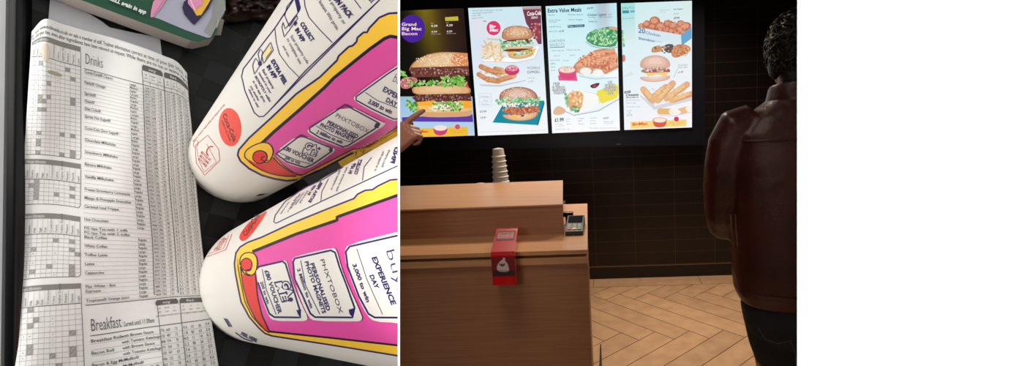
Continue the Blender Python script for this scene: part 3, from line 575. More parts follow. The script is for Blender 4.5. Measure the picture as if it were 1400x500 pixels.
# --- donation box
t = thing('donation_box', 'translucent red plastic donation box hooked over the front edge of the counter', 'donation box', (-.4, 1.78, .9))
red = mat('translucent_red_plastic', (225, 20, 28), .22, trans=.35, coat=.5)
prof = [(1.74, .902), (1.74, 1.012), (1.748, 1.024), (1.92, 1.052), (1.945, 1.058), (1.945, 1.002), (1.812, 1.002), (1.812, .902)]
sh = .012
def dx(y): return -(y - 1.74) * .10
n = len(prof); va = [(-.441 + dx(y), y, z) for y, z in prof] + [(-.357 + dx(y), y, z) for y, z in prof]
MB().add(va, [tuple(range(n))[::-1], tuple(range(n, 2 * n))] + [(i, (i + 1) % n, n + (i + 1) % n, n + i) for i in range(n)]).build('box', red, t)
A = Art(lambda x, z, L: (x, 1.7398 - L * .0003, z)); dkr = (74, 16, 22)
A.poly([(-.4405, .937), (-.3575, .935), (-.3575, 1.008), (-.4405, 1.008)], (120, 20, 30)); A.poly([(-.438, .937), (-.36, .936), (-.36, .957), (-.438, .957)], (52, 26, 28))
A.poly([(-.421, .953), (-.381, .951), (-.379, .965), (-.384, .985), (-.391, .990), (-.390, 1.004), (-.397, 1.005), (-.40, .996), (-.408, .993), (-.423, .975)], (205, 190, 186), smooth=1)
A.poly([(-.402, .972), (-.409, .980), (-.404, .984), (-.400, .980), (-.395, .984), (-.391, .979)], (150, 30, 38)); A.stroke([(-.414, .982), (-.405, .974), (-.398, .974), (-.392, .983)], .003, (110, 40, 44)); A.text('House', (-.414, .955), (-.387, .954), (-.414, .961), (120, 60, 60))
ink = mat('printed_ink', vcol=True, rough=.45)
A.build('house_emblem', ink, t)
def tp(x, y, L): return (x + dx(y), y - .0, 1.0245 + (y - 1.748) * (.028 / .172) + L * .0004)
A = Art(tp); A.poly([(-.434, 1.84), (-.365, 1.84), (-.365, 1.925), (-.434, 1.925)], (84, 20, 40)); A.poly([(-.43, 1.855), (-.37, 1.855), (-.37, 1.91), (-.43, 1.91)], (176, 110, 112)); A.text('THANK YOU', (-.425, 1.888), (-.375, 1.888), (-.425, 1.905), (90, 20, 30), .03); A.text('for your help', (-.422, 1.862), (-.378, 1.862), (-.422, 1.876), (90, 20, 30)); A.build('top_label', ink, t)

# ================================================================== people
def remesh(o, vox, sm=6):
    m = o.modifiers.new('remesh', 'REMESH'); m.mode = 'VOXEL'; m.voxel_size = vox; m.use_smooth_shade = True
    s = o.modifiers.new('smooth', 'SMOOTH'); s.factor = .5; s.iterations = sm
def hand(mb, w, d, up, side, curl, thumb=True, scale=1.0):
    """w wrist point, d direction of the palm, up = back of the hand, side = thumb side; curl per finger (0 straight .. 1 fist)"""
    w = Vector(w); d = Vector(d).normalized(); up = Vector(up); up = (up - d * up.dot(d)).normalized(); sd = Vector(side); sd = (sd - d * sd.dot(d) - up * sd.dot(up)).normalized(); s = scale
    pal = w + d * .045 * s
    for q in (-1.5, -.5, .5, 1.5): mb.tube([w + sd * q * .011 * s, pal + sd * q * .017 * s, w + d * .088 * s + sd * q * .0195 * s], [.017 * s, .0150 * s, .0125 * s], 10)
    mb.ball(w + d * .01 * s, (.026 * s, .026 * s, .022 * s))
    for i, (q, L) in enumerate(((1.5, .072), (.5, .080), (-.5, .075), (-1.5, .060))):
        p = w + d * .088 * s + sd * q * .0195 * s; c = curl[i]; dirv = d.copy(); pts = [p]; a = 0
        for seg, amt in ((.45, 75), (.30, 95), (.25, 60)):
            a += amt * c + (6 if c < .3 else 0); v = d * math.cos(math.radians(a)) - up * math.sin(math.radians(a)); p = p + v * L * seg * s; pts.append(p)
        mb.tube(pts, [.0105 * s, .0095 * s, .0085 * s, .0068 * s], 10); mb.ball(pts[-1], .0068 * s, 1)
    if thumb:
        p = w + d * .025 * s + sd * .026 * s - up * .006 * s
        a1 = p + (d * .7 + sd * .6 - up * .3).normalized() * .035 * s; a2 = a1 + (d * .95 + sd * .1 - up * .35).normalized() * .032 * s; a3 = a2 + (d * .9 - sd * .25 - up * .3).normalized() * .024 * s
        mb.tube([p, a1, a2, a3], [.015 * s, .0118 * s, .0102 * s, .0075 * s], 10); mb.ball(a3, .0075 * s, 1)
def head(mb, c, fy):                                 # fy = +1 face towards +Y
    x, y, z = c; mb.ball(c, (.074, .094, .098), 3); mb.ball((x, y + fy * .035, z - .058), (.056, .060, .056), 3)
    mb.ball((x, y + fy * .100, z - .028), (.013, .018, .020)); mb.ball((x, y + fy * .085, z - .062), (.024, .014, .010)); mb.ball((x, y + fy * .088, z + .012), (.05, .014, .012)); mb.ball((x, y + fy * .072, z - .092), (.022, .02, .016))
    for s_ in (-1, 1): mb.ball((x + s_ * .076, y - fy * .004, z - .018), (.010, .020, .031)); mb.ball((x + s_ * .030, y + fy * .082, z - .002), (.013, .010, .009))
    mb.tube([(x, y - fy * .012, z - .17), (x, y - fy * .006, z - .06)], [.062, .056], 18)
def shoe(mb, x, y, fy): mb.loft([(x, y + fy * .05, 0, .048, .14), (x, y + fy * .05, .02, .05, .142), (x, y + fy * .045, .05, .046, .13), (x, y, .085, .042, .075), (x, y - fy * .02, .11, .043, .055)], 24, 2.6)
skin = mat('skin', (172, 122, 100), .5); hairm = mat('dark_hair', (12, 9, 8), .42, bump=(160, .7, .004))
leather = mat('brown_leather', (72, 28, 21), .4, noise_=(9, (56, 20, 15), (1, 1, 1)), bump=(26, .35, .01)); denim = mat('dark_blue_denim', (24, 30, 38), .85, bump=(300, .3, .001))
shoem = mat('dark_shoe', (20, 18, 18), .5)
# --- man at the right, seen from behind
mx, my = .545, 1.5
t = thing('person', 'dark-haired man in a brown leather jacket and dark jeans seen from behind', 'person', (mx, my, 0))
b = MB(); head(b, (mx, my + .02, 1.655), 1)
b.loft([(mx, my, .9, .14, .1), (mx, my, 1.1, .145, .095), (mx, my, 1.35, .165, .1), (mx, my, 1.46, .15, .085), (mx, my + .005, 1.52, .07, .06)])
for s_ in (-1, 1):
    kx = mx + (-.005 if s_ < 0 else .1); hx = mx + s_ * .075
    b.tube([(hx, my, .93), ((hx + kx) / 2 if s_ < 0 else hx + .01, my + .01, .70), (kx, my + .015, .48), (kx, my - .01, .25), (kx, my - .01, .07)], [.085, .072, .05, .045, .035], 16)
    b.ball((kx, my + .06, .04), (.036, .1, .032))
    el_ = (mx + s_ * .195, my + .05, 1.19); wr = (mx + s_ * .11, my + .25, 1.135)
    b.tube([(mx + s_ * .165, my, 1.445), (mx + s_ * .205, my + .01, 1.31), el_], [.05, .045, .038], 14); b.tube([el_, wr], [.038, .026], 14)
    hand(b, wr, (-s_ * .75, .6, .02), (0, .1, 1), (0, -.3, 1), (.35, .4, .45, .5))
o = b.build('body', skin, t); remesh(o, .006, 3)
b = MB()
b.loft([(mx - .002, my + .0, .925, .166, .125), (mx - .004, my, .96, .180, .135), (mx - .006, my, 1.02, .183, .138), (mx, my, 1.12, .19, .138), (mx, my, 1.25, .197, .138), (mx, my, 1.36, .205, .135), (mx, my, 1.43, .197, .122), (mx, my, 1.478, .155, .105), (mx, my, 1.515, .1, .088), (mx, my + .002, 1.53, .084, .083)], 36, 2.35)
for s_ in (-1, 1):
    b.tube([(mx + s_ * .13, my, 1.46), (mx + s_ * .178, my, 1.445), (mx + s_ * .200, my + .003, 1.40), (mx + s_ * .212, my + .008, 1.33), (mx + s_ * .214, my + .02, 1.27), (mx + s_ * .208, my + .035, 1.19), (mx + s_ * .2, my + .06, 1.155), (mx + s_ * .17, my + .15, 1.14), (mx + s_ * .12, my + .25, 1.125)], [.058, .064, .063, .0615, .061, .06, .058, .05, .042], 20)
o = b.build('leather_jacket', leather, t); remesh(o, .008, 3); jk = o
# collar as a band round the neck
b = MB(); N = 40
v = []
for (z, a, c) in ((1.512, .096, .094), (1.555, .086, .088), (1.562, .082, .084), (1.556, .077, .079), (1.512, .084, .084)):
    for j in range(N): th = 2 * math.pi * j / N; v.append((mx + a * math.cos(th), my + .005 + c * math.sin(th), z + .012 * -math.sin(th)))
b.add(v, [(i * N + j, i * N + (j + 1) % N, (i + 1) * N + (j + 1) % N, (i + 1) * N + j) for i in range(4) for j in range(N)]); b.build('collar', leather, jk, True)
def backline(fn, n=30): return [fn(i / (n - 1)) for i in range(n)]
def jy(x, z, a, bb):                                 # back surface of the torso loft
    q = min(abs((x - mx) / a), .999); return my - bb * (1 - q ** 2.35) ** (1 / 2.35)
b = MB().tube([(mx + u, jy(mx + u, 1.4, .2, .128) - .001, 1.415 + .006 * math.cos(u * 8)) for u in np.linspace(-.185, .185, 30)], .0032, 8); b.build('seam', leather, jk, True)
b = MB().tube([(mx + u, jy(mx + u, .97, .182, .136) - .002, .975) for u in np.linspace(-.17, .17, 26)], .003, 8); b.build('seam', leather, jk, True)
b = MB().tube([(.334, 1.44, 1.205), (.338, 1.435, 1.15), (.342, 1.435, 1.11)], .0022, 6).tube([(.346, 1.432, 1.207), (.349, 1.43, 1.15), (.352, 1.43, 1.115)], .0022, 6); b.build('side_strap', mat('tan_strap', (118, 84, 58), .5), jk, True)
b = MB()
b.loft([(mx, my, .97, .155, .115), (mx, my, .9, .162, .125), (mx, my, .84, .15, .125), (mx, my + .0, .80, .12, .10)], 30, 2.3)
for s_ in (-1, 1):
    kx = mx + (-.005 if s_ < 0 else .1)
    hx = mx + s_ * .072
    b.tube([(hx, my, .90), (hx + (.02 if s_ < 0 else .008), my, .80), ((hx + kx) / 2 + .02, my + .01, .68), (kx, my + .015, .5), (kx, my - .005, .28), (kx, my - .01, .075)], [.09, .088, .08, .068, .062, .06], 20)
o = b.build('jeans', denim, t); remesh(o, .008, 3); jn = o
b = MB().tube([(.405, 1.402, .875), (.425, 1.387, .845), (.455, 1.377, .838), (.49, 1.372, .848), (.505, 1.371, .80), (.512, 1.378, .74)], .0014, 6); b.build('pocket_stitching', mat('denim_stitching', (70, 78, 88), .8), jn, True)
for s_ in (-1, 1):
    kx = mx + (-.005 if s_ < 0 else .1); b = MB(); shoe(b, kx, my, 1); b.build('shoe', shoem, t, True)
# hair: back and sides of the head with short tufts
def hair(t, c, fy, R=(.089, .106, .108)):
    bm = bmesh.new(); bmesh.ops.create_icosphere(bm, subdivisions=5, radius=1); c = Vector(c)
    for v_ in bm.verts:
        p = v_.co.copy(); k_ = 1 + .045 * noise.noise(p * 9) + .035 * noise.noise(p * 22)
        if p.y * fy > .45 and p.z < .45: k_ *= .80
        if p.z < -.62: k_ *= .90
        v_.co = Vector((c.x + p.x * R[0] * k_, c.y - fy * .008 + p.y * R[1] * k_, c.z + .008 + p.z * R[2] * k_))
    b = MB().bm(bm)
    for _ in range(420):
        th = random.uniform(0, 6.28); zz = random.uniform(-.55, 1); r = math.sqrt(max(0, 1 - zz * zz)); p = Vector((r * math.cos(th), r * math.sin(th), zz))
        if p.y * fy > .5 and p.z < .5: continue
        q = Vector((c.x + p.x * R[0], c.y - fy * .008 + p.y * R[1], c.z + .008 + p.z * R[2])); tn = Vector((random.uniform(-1, 1), random.uniform(-1, 1), random.uniform(-1.2, .4))); tn = (tn - p * tn.dot(p)).normalized()
        b.tube([q - tn * .006, q + p * .006 + tn * .008, q + p * .007 + tn * .022], [.0030, .0026, .0006], 5)
    b.ball((c.x, c.y - fy * .052, c.z - .07), (.066, .045, .068), 3)
    for s_ in (-1, 1): b.ball((c.x + s_ * .072, c.y - fy * .015, c.z - .03), (.018, .032, .045), 3)
    b.build('hair', hairm, t, True)
hair(t, (mx, my + .02, 1.655), 1)
# --- person at the left, pointing up at the first screen (only the hand shows past the tray)
px_, py_ = -.93, 1.22
t = thing('person', 'hand of a customer pointing at the giant burger on the leftmost screen', 'person', (px_, py_, 0))
b = MB(); head(b, (px_, py_ + .02, 1.62), 1)
b.loft([(px_, py_, .88, .14, .1), (px_, py_, 1.1, .14, .095), (px_, py_, 1.32, .16, .1), (px_, py_, 1.42, .14, .085), (px_, py_, 1.48, .065, .06)])
for s_ in (-1, 1):
    b.tube([(px_ + s_ * .08, py_, .92), (px_ + s_ * .09, py_ + .01, .48), (px_ + s_ * .09, py_ - .01, .07)], [.082, .05, .035], 16); b.ball((px_ + s_ * .09, py_ + .06, .04), (.036, .1, .032))
b.tube([(px_ - .16, py_, 1.40), (px_ - .2, py_, 1.12), (px_ - .19, py_ + .05, .88)], [.05, .04, .028], 14); hand(b, (px_ - .19, py_ + .05, .88), (0, .1, -1), (-1, 0, 0), (0, 1, 0), (.3, .35, .4, .45))
wr = (-.652, 1.469, 1.423)
b.tube([(px_ + .16, py_, 1.40), (px_ + .19, py_ + .06, 1.22)], [.05, .04], 14); b.tube([(px_ + .19, py_ + .06, 1.22), wr], [.04, .026], 14)
hand(b, wr, (.74, .2, .64), (-.25, -.85, .45), (-.62, .0, .75), (.0, .85, .9, .92), scale=.98)
o = b.build('body', mat('skin_of_hand', (176, 118, 98), .5), t); remesh(o, .004, 2)
coat = mat('dark_grey_coat', (40, 42, 48), .8)
b = MB(); b.loft([(px_, py_, .8, .17, .13), (px_, py_, 1.1, .17, .125), (px_, py_, 1.3, .19, .125), (px_, py_, 1.4, .18, .11), (px_, py_, 1.46, .1, .085), (px_, py_, 1.49, .075, .07)], 32)
b.tube([(px_ - .12, py_, 1.40), (px_ - .18, py_, 1.36), (px_ - .2, py_, 1.12), (px_ - .19, py_ + .05, .9)], [.055, .06, .054, .042], 18)
b.tube([(px_ + .12, py_, 1.40), (px_ + .17, py_, 1.36), (px_ + .19, py_ + .06, 1.22), (px_ + .225, py_ + .13, 1.29)], [.055, .06, .055, .042], 18)
o = b.build('coat', coat, t); remesh(o, .01, 3)
b = MB()
for s_ in (-1, 1): b.tube([(px_ + s_ * .07, py_, .88), (px_ + s_ * .085, py_ + .01, .48), (px_ + s_ * .09, py_ - .01, .08)], [.095, .072, .06], 20)
o = b.build('trousers', denim, t); remesh(o, .01, 3)
for s_ in (-1, 1): b = MB(); shoe(b, px_ + s_ * .09, py_, 1); b.build('shoe', shoem, t, True)
hair(t, (px_, py_ + .02, 1.62), 1)

# ================================================================== THE TRAY
NT = -ray(-84.9, 571); NT /= np.linalg.norm(NT)      # tray normal, towards the viewer
D0 = .3585 + .0033                                   # distance of the tray floor
def TP(px, py, h=0.0):
    d = ray(px, py); return CAM + d * (-(D0 - h) / (d @ NT))
O0 = TP(100, 400); EA = c2w((1, .12, 0)); EA = EA - NT * (EA @ NT); EA /= np.linalg.norm(EA); EB = np.cross(NT, EA)
CLIP = [(-900, -900), (543.5, -900), (543.5, 1500), (-900, 1500)]
def slab(pts, h0, h1, side=543.55):                  # prism between heights h0 (back) and h1 (front) over the pixels' rays at h1
    p = [TP(x, y, h1) for x, y in pts]; return MB().prism(p, NT * (h0 - h1))
tabm = mat('pale_grey_table', (240, 241, 239), .45, noise_=(40, (232, 233, 231), (1, 1, 1)))
t = thing('table', 'pale grey tilted tabletop under the tray, seen as a strip at far left', 'table', tuple(TP(200, 300, -.03)))
m_ = slab([(-70, -70), (620, -70), (620, 570), (-70, 570)], -.030, -.004); cut(m_, 543.5).build('tabletop', tabm, t)
pc = TP(150, 330, -.03); ft = np.array([pc[0], pc[1] + .03, 0])
MB().tube([pc, pc + np.array([0, .03, -.08]), ft + np.array([0, 0, .02])], .022, 18).build('leg', mat('grey_steel_post', (90, 92, 95), .4, .7), t, True)
MB().revolve(ft, (0, 0, 1), [(0, 0), (0, .16), (.01, .16), (.02, .15), (.026, .03), (.026, 0)], 40).build('foot', mat('grey_steel_post'), t, True)
def tray_mat():
    m = mat('black_woven_tray', (14, 14, 15), .3, spec=.25); nt = m.node_tree; b = nt.nodes['Principled BSDF']
    uv = nt.nodes.new('ShaderNodeUVMap'); ch = nt.nodes.new('ShaderNodeTexChecker'); ch.inputs['Scale'].default_value = 72
    mp = nt.nodes.new('ShaderNodeMapping'); mp.inputs['Rotation'].default_value = (0, 0, math.radians(-8))
    ch.inputs[1].default_value = (*lin((44, 44, 46)), 1); ch.inputs[2].default_value = (*lin((9, 9, 10)), 1)
    ns = nt.nodes.new('ShaderNodeTexNoise'); ns.inputs['Scale'].default_value = 1400; mx = nt.nodes.new('ShaderNodeMix'); mx.data_type = 'RGBA'; mx.blend_type = 'MULTIPLY'; mx.inputs[0].default_value = .8
    nt.links.new(uv.outputs[0], mp.inputs[0]); nt.links.new(mp.outputs[0], ch.inputs[0]); nt.links.new(uv.outputs[0], ns.inputs['Vector']); nt.links.new(ch.outputs[0], mx.inputs[6]); nt.links.new(ns.outputs[0], mx.inputs[7])
    nt.links.new(mx.outputs[2], b.inputs['Base Color'])
    bp = nt.nodes.new('ShaderNodeBump'); bp.inputs['Distance'].default_value = .0006; bp.inputs['Strength'].default_value = .6; nt.links.new(ch.outputs[1], bp.inputs['Height']); nt.links.new(bp.outputs[0], b.inputs['Normal'])
    rr = nt.nodes.new('ShaderNodeMapRange'); rr.inputs[3].default_value = .4; rr.inputs[4].default_value = .6; nt.links.new(ch.outputs[1], rr.inputs[0]); nt.links.new(rr.outputs[0], b.inputs['Roughness'])
    return m
t = thing('serving_tray', 'black plastic serving tray with a woven square pattern and rounded rim', 'tray', tuple(TP(250, 300, -.004)))
m_ = cut(slab([(34, -60), (640, -60), (640, 560), (29, 560)], -.0038, 0), 543.45)
uvs = [((np.array(v) - O0) @ EA, (np.array(v) - O0) @ EB) for v in m_.v]
obj('tray_base', m_.v, m_.f, tray_mat(), t, uvs=uvs)
rimm = mat('glossy_black_plastic', (6, 6, 8), .3, spec=.3)
def rim(p0, p1):                                     # swept raised rim, profile (offset towards the outside, height)
    a, b_2 = TP(*p0), TP(*p1); d = b_2 - a; d /= np.linalg.norm(d); o = np.cross(d, NT)
    prof = [(-.004, 0), (-.0015, .002), (.0005, .0042), (.003, .0054), (.0065, .0055), (.0098, .0045), (.0112, .0025), (.0112, .0005), (.010, -.003), (.002, -.003)]
    v = [q + o * x * .6 + NT * h for q in (a, b_2) for x, h in prof]; n = len(prof)
    return MB().add(v, [tuple(range(n)), tuple(range(n, 2 * n))[::-1]] + [(i, n + i, n + (i + 1) % n, (i + 1) % n) for i in range(n)])
rim((35, -60), (31, 560)).build('rim', rimm, t, True)

# ---- grey paper sheet under the leaflet
graysheet = mat('grey_paper', (176, 176, 180), .8)
gs = [(69.6, -14), (92, -12), (97, 1), (111, 13), (124, 20), (139, 29), (144, 33), (150, 37.5), (185, 45), (218.6, 51.4), (222, 79), (232, 150), (70, 120), (66, 29)]
m_ = slab(gs, .0012, .0018); tag(m_.build('paper_sheet', graysheet), 'plain grey paper sheet sticking out above the printed leaflet', 'paper')
# ---- leaflet
NX = np.array([26, 48, 83, 109, 188, 240, 266, 277.]); NY = np.array([44, 90, 136, 218, 325, 417.5, 461, 540.])
R = np.array([[(43, 46), (58, 31), (86, 37), (110, 44), (172, 61), (222, 79), (246, 91), (256, 103)],
 [(41.5, 77), (57, 76), (85, 84), (110, 90), (176, 108), (226, 122), (249, 130), (258.5, 138)],
 [(38, 130), (56, 130), (85, 132), (110, 136), (177, 150), (228, 160), (252, 167), (262, 173)],
 [(33, 211), (53, 211), (84, 214), (110, 218), (180, 229), (232, 239), (257, 244), (268, 249)],
 [(26, 324), (48, 322), (83, 322), (109, 325), (188, 329), (240, 333), (266, 336), (276.5, 338)],
 [(19, 426), (43, 423), (80, 420), (111, 417.5), (190, 410), (245, 405), (272, 404), (285, 404)],
 [(17, 470), (42, 467), (80, 464), (113, 461), (195, 449), (248, 442), (277, 438), (289, 436)],
 [(12, 550), (38, 547), (80, 543), (116, 540), (203, 524), (256, 516), (287, 511), (300, 508)]], float)
def herm(x, y, q):                                   # cubic through the samples, vectorised along axis 0 of y
    m = np.zeros_like(y); h = np.diff(x); dlt = (y[1:] - y[:-1]) / h.reshape(-1, *([1] * (y.ndim - 1)))
    m[0], m[-1] = dlt[0], dlt[-1]; hh = h.reshape(-1, *([1] * (y.ndim - 1))); m[1:-1] = (dlt[:-1] * hh[1:] + dlt[1:] * hh[:-1]) / (hh[1:] + hh[:-1])
    i = np.clip(np.searchsorted(x, q) - 1, 0, len(x) - 2); s = lambda a: a.reshape(-1, *([1] * (y.ndim - 1))); t = s((q - x[i]) / h[i]); hi = s(h[i])
    return (2 * t**3 - 3 * t**2 + 1) * y[i] + (t**3 - 2 * t**2 + t) * hi * m[i] + (-2 * t**3 + 3 * t**2) * y[i + 1] + (t**3 - t**2) * hi * m[i + 1]
gx = np.linspace(26, 277, 252); gy = np.linspace(40, 540, 501)
T1 = herm(NY, R, gy); TAB = np.transpose(herm(NX, np.transpose(T1, (1, 0, 2)), gx), (1, 0, 2))
def ppx(nx, ny):
    a = min(max((nx - 26), 0), 250.999); b = min(max((ny - 40), 0), 499.999); i, j = int(a), int(b); a -= i; b -= j
    return (1 - b) * ((1 - a) * TAB[j, i] + a * TAB[j, i + 1]) + b * ((1 - a) * TAB[j + 1, i] + a * TAB[j + 1, i + 1])
def ph(nx, ny):
    return .0065 + .006 * math.exp(-((nx - 58) / 26) ** 2) * math.exp(-((max(ny, 40) - 50) / 110) ** 2) + .004 * math.exp(-((nx - 205) / 60) ** 2) - .0025 * max(0, (60 - nx) / 34) ** 2 - .002 * max(0, (nx - 240) / 37) ** 2 + .0016 * math.sin(nx * .03 + ny * .012)
def PM(nx, ny, L=0):
    q = ppx(nx, ny); return TP(q[0], q[1], ph(nx, ny) + (.00008 + L * .000008 if L else 0))
t = thing('menu_leaflet', 'long white printed leaflet listing drinks and breakfast nutrition, curling on the tray', 'leaflet', tuple(TP(150, 300, .002)))
v = []; nxs = [26 + 251 * i / 120 for i in range(121)]; nys = [40 + 500 * j / 200 for j in range(201)]
for y in nys:
    for x in nxs: v.append(PM(x, y))
f = [((j + 1) * 121 + i, (j + 1) * 121 + i + 1, j * 121 + i + 1, j * 121 + i) for j in range(200) for i in range(120)]
paper = mat('white_leaflet_paper', (240, 239, 237), .7, bump=(70, .25, .002))
o = obj('paper', v, f, paper, t, True); sm = o.modifiers.new('thickness', 'SOLIDIFY'); sm.thickness = .0004; sm.offset = -1 
A = Art(PM, clip=[(26.3, 40.5), (276.7, 40.5), (276.7, 538), (26.3, 538)], step=4)
BK = (58, 58, 60); GR = (128, 127, 126); LN = (120, 118, 116)
A.text('if you have an allergy visit www.mcdonalds.co.uk or ask a member of staff. Trayliner information correct at time of print (July 2020). Please speak', (-14, 53), (300, 53), (-14, 47.6), (70, 66, 64), .005)
A.text('will be allergen free, even after ingredients have been removed on request. While there are no nut or sesame ingredients', (18, 60.4), (290, 60.4), (18, 55), (70, 66, 64), .005)
def left_table(y0, y1, tick, title=True):            # header bar, slanted column heads, grid
    A.poly([(28, y0), (109.5, y0), (109.5, y0 + 7), (28, y0 + 7)], (135, 132, 128)); A.text('Allergen information', (30, y0 + 5.6), (60, y0 + 5.6), (30, y0 + 1.4), (225, 222, 220), .01)
    hy = y0 + 27
    cols = [28 + i * 7.4 for i in range(12)]
    for i, (x, nm) in enumerate(zip(cols, ('Gluten', 'Sesame', 'Milk', 'Eggs', 'Fish', 'Crustaceans', 'Celery', 'Sulphur Dioxide', 'Mustard', 'Peanuts', 'Lupin'))):
        l = len(nm) * 1.75; A.text(nm, (x + 5.5, hy - 1.5), (x + 5.5, hy - 1.5 - l), (x + 2.3, hy - 1.5), (90, 88, 86))
    n = int((y1 - hy) / 5.3) if y1 < 400 else 14; rp = (y1 - hy) / n if y1 < 400 else 7.2
    for r in range(n):
        for c in range(11):
            z = random.random(); y = hy + r * rp
            if (c in (9, 2) and z < .5 and r % 7 < 4) or z < .045: A.poly([(cols[c], y), (cols[c] + 7.2, y), (cols[c] + 7.2, y + rp - .4), (cols[c], y + rp - .4)], (156, 154, 150), nxt=False); A.stroke([(cols[c] + 1.5, y + rp - 1.5), (cols[c] + 5.5, y + 1)], .7, (205, 203, 200), nxt=False)
            elif c in (1, 2, 6) and z < .4: A.poly(ell(cols[c] + 3.6, y + rp / 2, .65, .65, 0, 6), (90, 88, 86), nxt=False)
    A.L += 1
    for x in cols[1:11]: A.stroke([(x, y0 + 8), (x, y1 if y1 < 400 else 536)], .4, (172, 170, 168), nxt=False)
    for r in range(1, n): A.stroke([(28, hy + r * rp), (109, hy + r * rp)], .45, (160, 158, 155), nxt=False)
    A.stroke([(28, hy), (109.5, hy)], .9, (95, 93, 90), nxt=False)
    if y1 < 400: A.stroke([(109.5, y0 + 7), (109.5, y1 - 3), (107, y1), (28, y1)], .8, (100, 98, 96), nxt=False)
    else: A.stroke([(109.5, y0 + 7), (109.5, 538)], .8, (110, 108, 106), nxt=False)
    A.L += 1
left_table(64, 218, 0); left_table(224, 284, 0); left_table(296, 378, 0); left_table(387, 538, 0)
A.poly([(46, 74), (62, 73), (64, 84), (60, 98), (47, 92)], (222, 208, 192), smooth=2); A.poly([(60, 105), (83, 106), (82, 111), (60, 110)], (168, 160, 146), smooth=1)
A.text('Drinks', (116, 85), (146, 85), (116, 70), (72, 72, 74), -.012)
A.text('Breakfast', (119, 454), (160, 454), (119, 436), (72, 72, 74), -.008); A.text('Served until 11.00am', (163, 454), (205, 454), (163, 446.5), (72, 72, 74))
A.stroke([(114, 92.5), (276, 92.5)], .9, (85, 83, 82)); A.stroke([(114, 417.5), (276, 417.5)], 1.0, (85, 83, 82), nxt=False); A.stroke([(118, 460), (276, 460)], 1.0, (85, 83, 82))
def heads(y, h):
    for x0, x1, s_ in ((209, 238, 'energy'), (240, 277, 'fat')):
        A.poly([(x0, y + 3), (x0 + 2, y), (x1 - 2, y), (x1, y + 3), (x1, y + 8), (x0, y + 8)], (98, 95, 93)); A.text(s_, (x0 + 9, y + 6), (x0 + 19, y + 6), (x0 + 9, y + 2), (225, 225, 222), .01); A.L += 1
    for x, s_ in ((213.5, 'kJ'), (223, 'kcal'), (233, '%'), (244.5, 'g'), (254, 'g'), (263, '%'), (271, 'g')):
        for j_, q in enumerate((s_, 'per', 'portion')): A.text(q, (x - len(q) * .75, y + 14 + j_ * (h / 4.2)), (x + len(q) * .75, y + 14 + j_ * (h / 4.2)), (x - len(q) * .75, y + 11.4 + j_ * (h / 4.2)), (90, 88, 86))
heads(64, 20); heads(420.5, 24)
items = [('Coca-Cola® Classic', 98), ('Fanta® Orange', 113), ('Sprite®', 129), ('Oasis®', 138), ('Diet Coke®', 147), ('Sprite No Sugar®', 162), ('Coca-Cola Zero Sugar®', 178), ('Chocolate Milkshake', 194), ('Strawberry Milkshake', 210), ('Banana Milkshake', 226), ('Vanilla Milkshake', 243), ('Frozen Strawberry Lemonade', 260), ('Mango & Pineapple Smoothie', 273), ('Caramel Iced Frappe', 285), ('Hot Chocolate', 298), ('PG tips Tea with 1 milk', 311), ('PG tips Tea with 2 milks', 317.5), ('Black Coffee', 324.5), ('White Coffee', 337), ('Toffee Latte', 350.5), ('Latte', 364), ('Cappuccino', 377), ('Flat White - 8oz', 391), ('Espresso', 398.5), ('Tropicana® Orange Juice', 413)]
rows = []; _y = 98.0
while _y < 421: rows.append(_y); _y += 5.0 + (_y - 98) / 300 * 1.5
for s_, y in items:
    y = min(rows, key=lambda q: abs(q - y)) - .2
    A.text(s_, (115, y), (115 + len(s_) * 2.62, y), (115, y - 4.1), (62, 60, 60), .006)
y = 98.0; r = 0; sz = ('Large', 'Medium', 'Regular'); yend = [a for a in range(1)]
def nums(y, p, c=(78, 76, 75)):
    for x, d in ((210, 4), (219.5, 3), (231, 2), (241.5, 3), (251, 2), (260, 2), (268.5, 3)):
        s_ = str(random.randint(10 ** (d - 1), 10 ** d - 1)) if d != 3 or x < 240 else '%d.%d' % (random.randint(0, 9), random.randint(0, 9))
        A.text(s_, (x, y), (x + len(s_) * 1.75, y), (x, y - p * .62), c, .004)
while y < 415:
    p = 5.0 + (y - 98) / 300 * 1.5
    if not (309 < y < 322): A.text(('Large', 'Regular')[r % 2] if y > 185 else sz[r % 3], (189, y), (189 + (12 if r % 2 else 9.5), y), (189, y - p * .66), (66, 64, 64), .006)
    nums(y, p); A.stroke([(188, y + 1.1), (276.5, y + 1.1)], .35, (150, 148, 146), nxt=False)
    A.stroke([(114.5, y + 1.1), (188, y + 1.1)], .32, (158, 156, 154), nxt=False)
    y += p; r += 1
A.stroke([(208.5, 72), (208.5, 412)], .9, (80, 78, 77), nxt=False); A.stroke([(239, 74), (239, 412)], .9, (80, 78, 77), nxt=False)
for x in (218.5, 229.5, 249.5, 258.5, 267): A.stroke([(x, 74), (x, 414)], .35, (150, 148, 146), nxt=False)
bk = [('Breakfast Roll', 'with Brown Sauce'), ('', 'with Tomato Ketchup'), ('Bacon Roll', 'with Brown Sauce'), ('', 'with Tomato Ketchup'), ('Bacon & Egg McMuffin®', ''), ('Sausage & Egg McMuffin®', ''), ('Double Sausage & Egg McMuffin®', ''), ('Pancakes & Syrup', ''), ('Hash Brown', '')]
for i, (a_, b_3) in enumerate(bk):
    y = 469.5 + i * 8.3
    if a_: A.text(a_, (118, y), (118 + len(a_) * 2.9, y), (118, y - 4.6), (62, 60, 60), .006)
    if b_3: A.text(b_3, (158, y), (158 + len(b_3) * 2.75, y), (158, y - 4.6), (62, 60, 60), .006)
    if i != 0 and i != 2: pass
    A.stroke([(118, y + 2), (276, y + 2)], .4, (150, 148, 146), nxt=False); nums(y, 7.2)
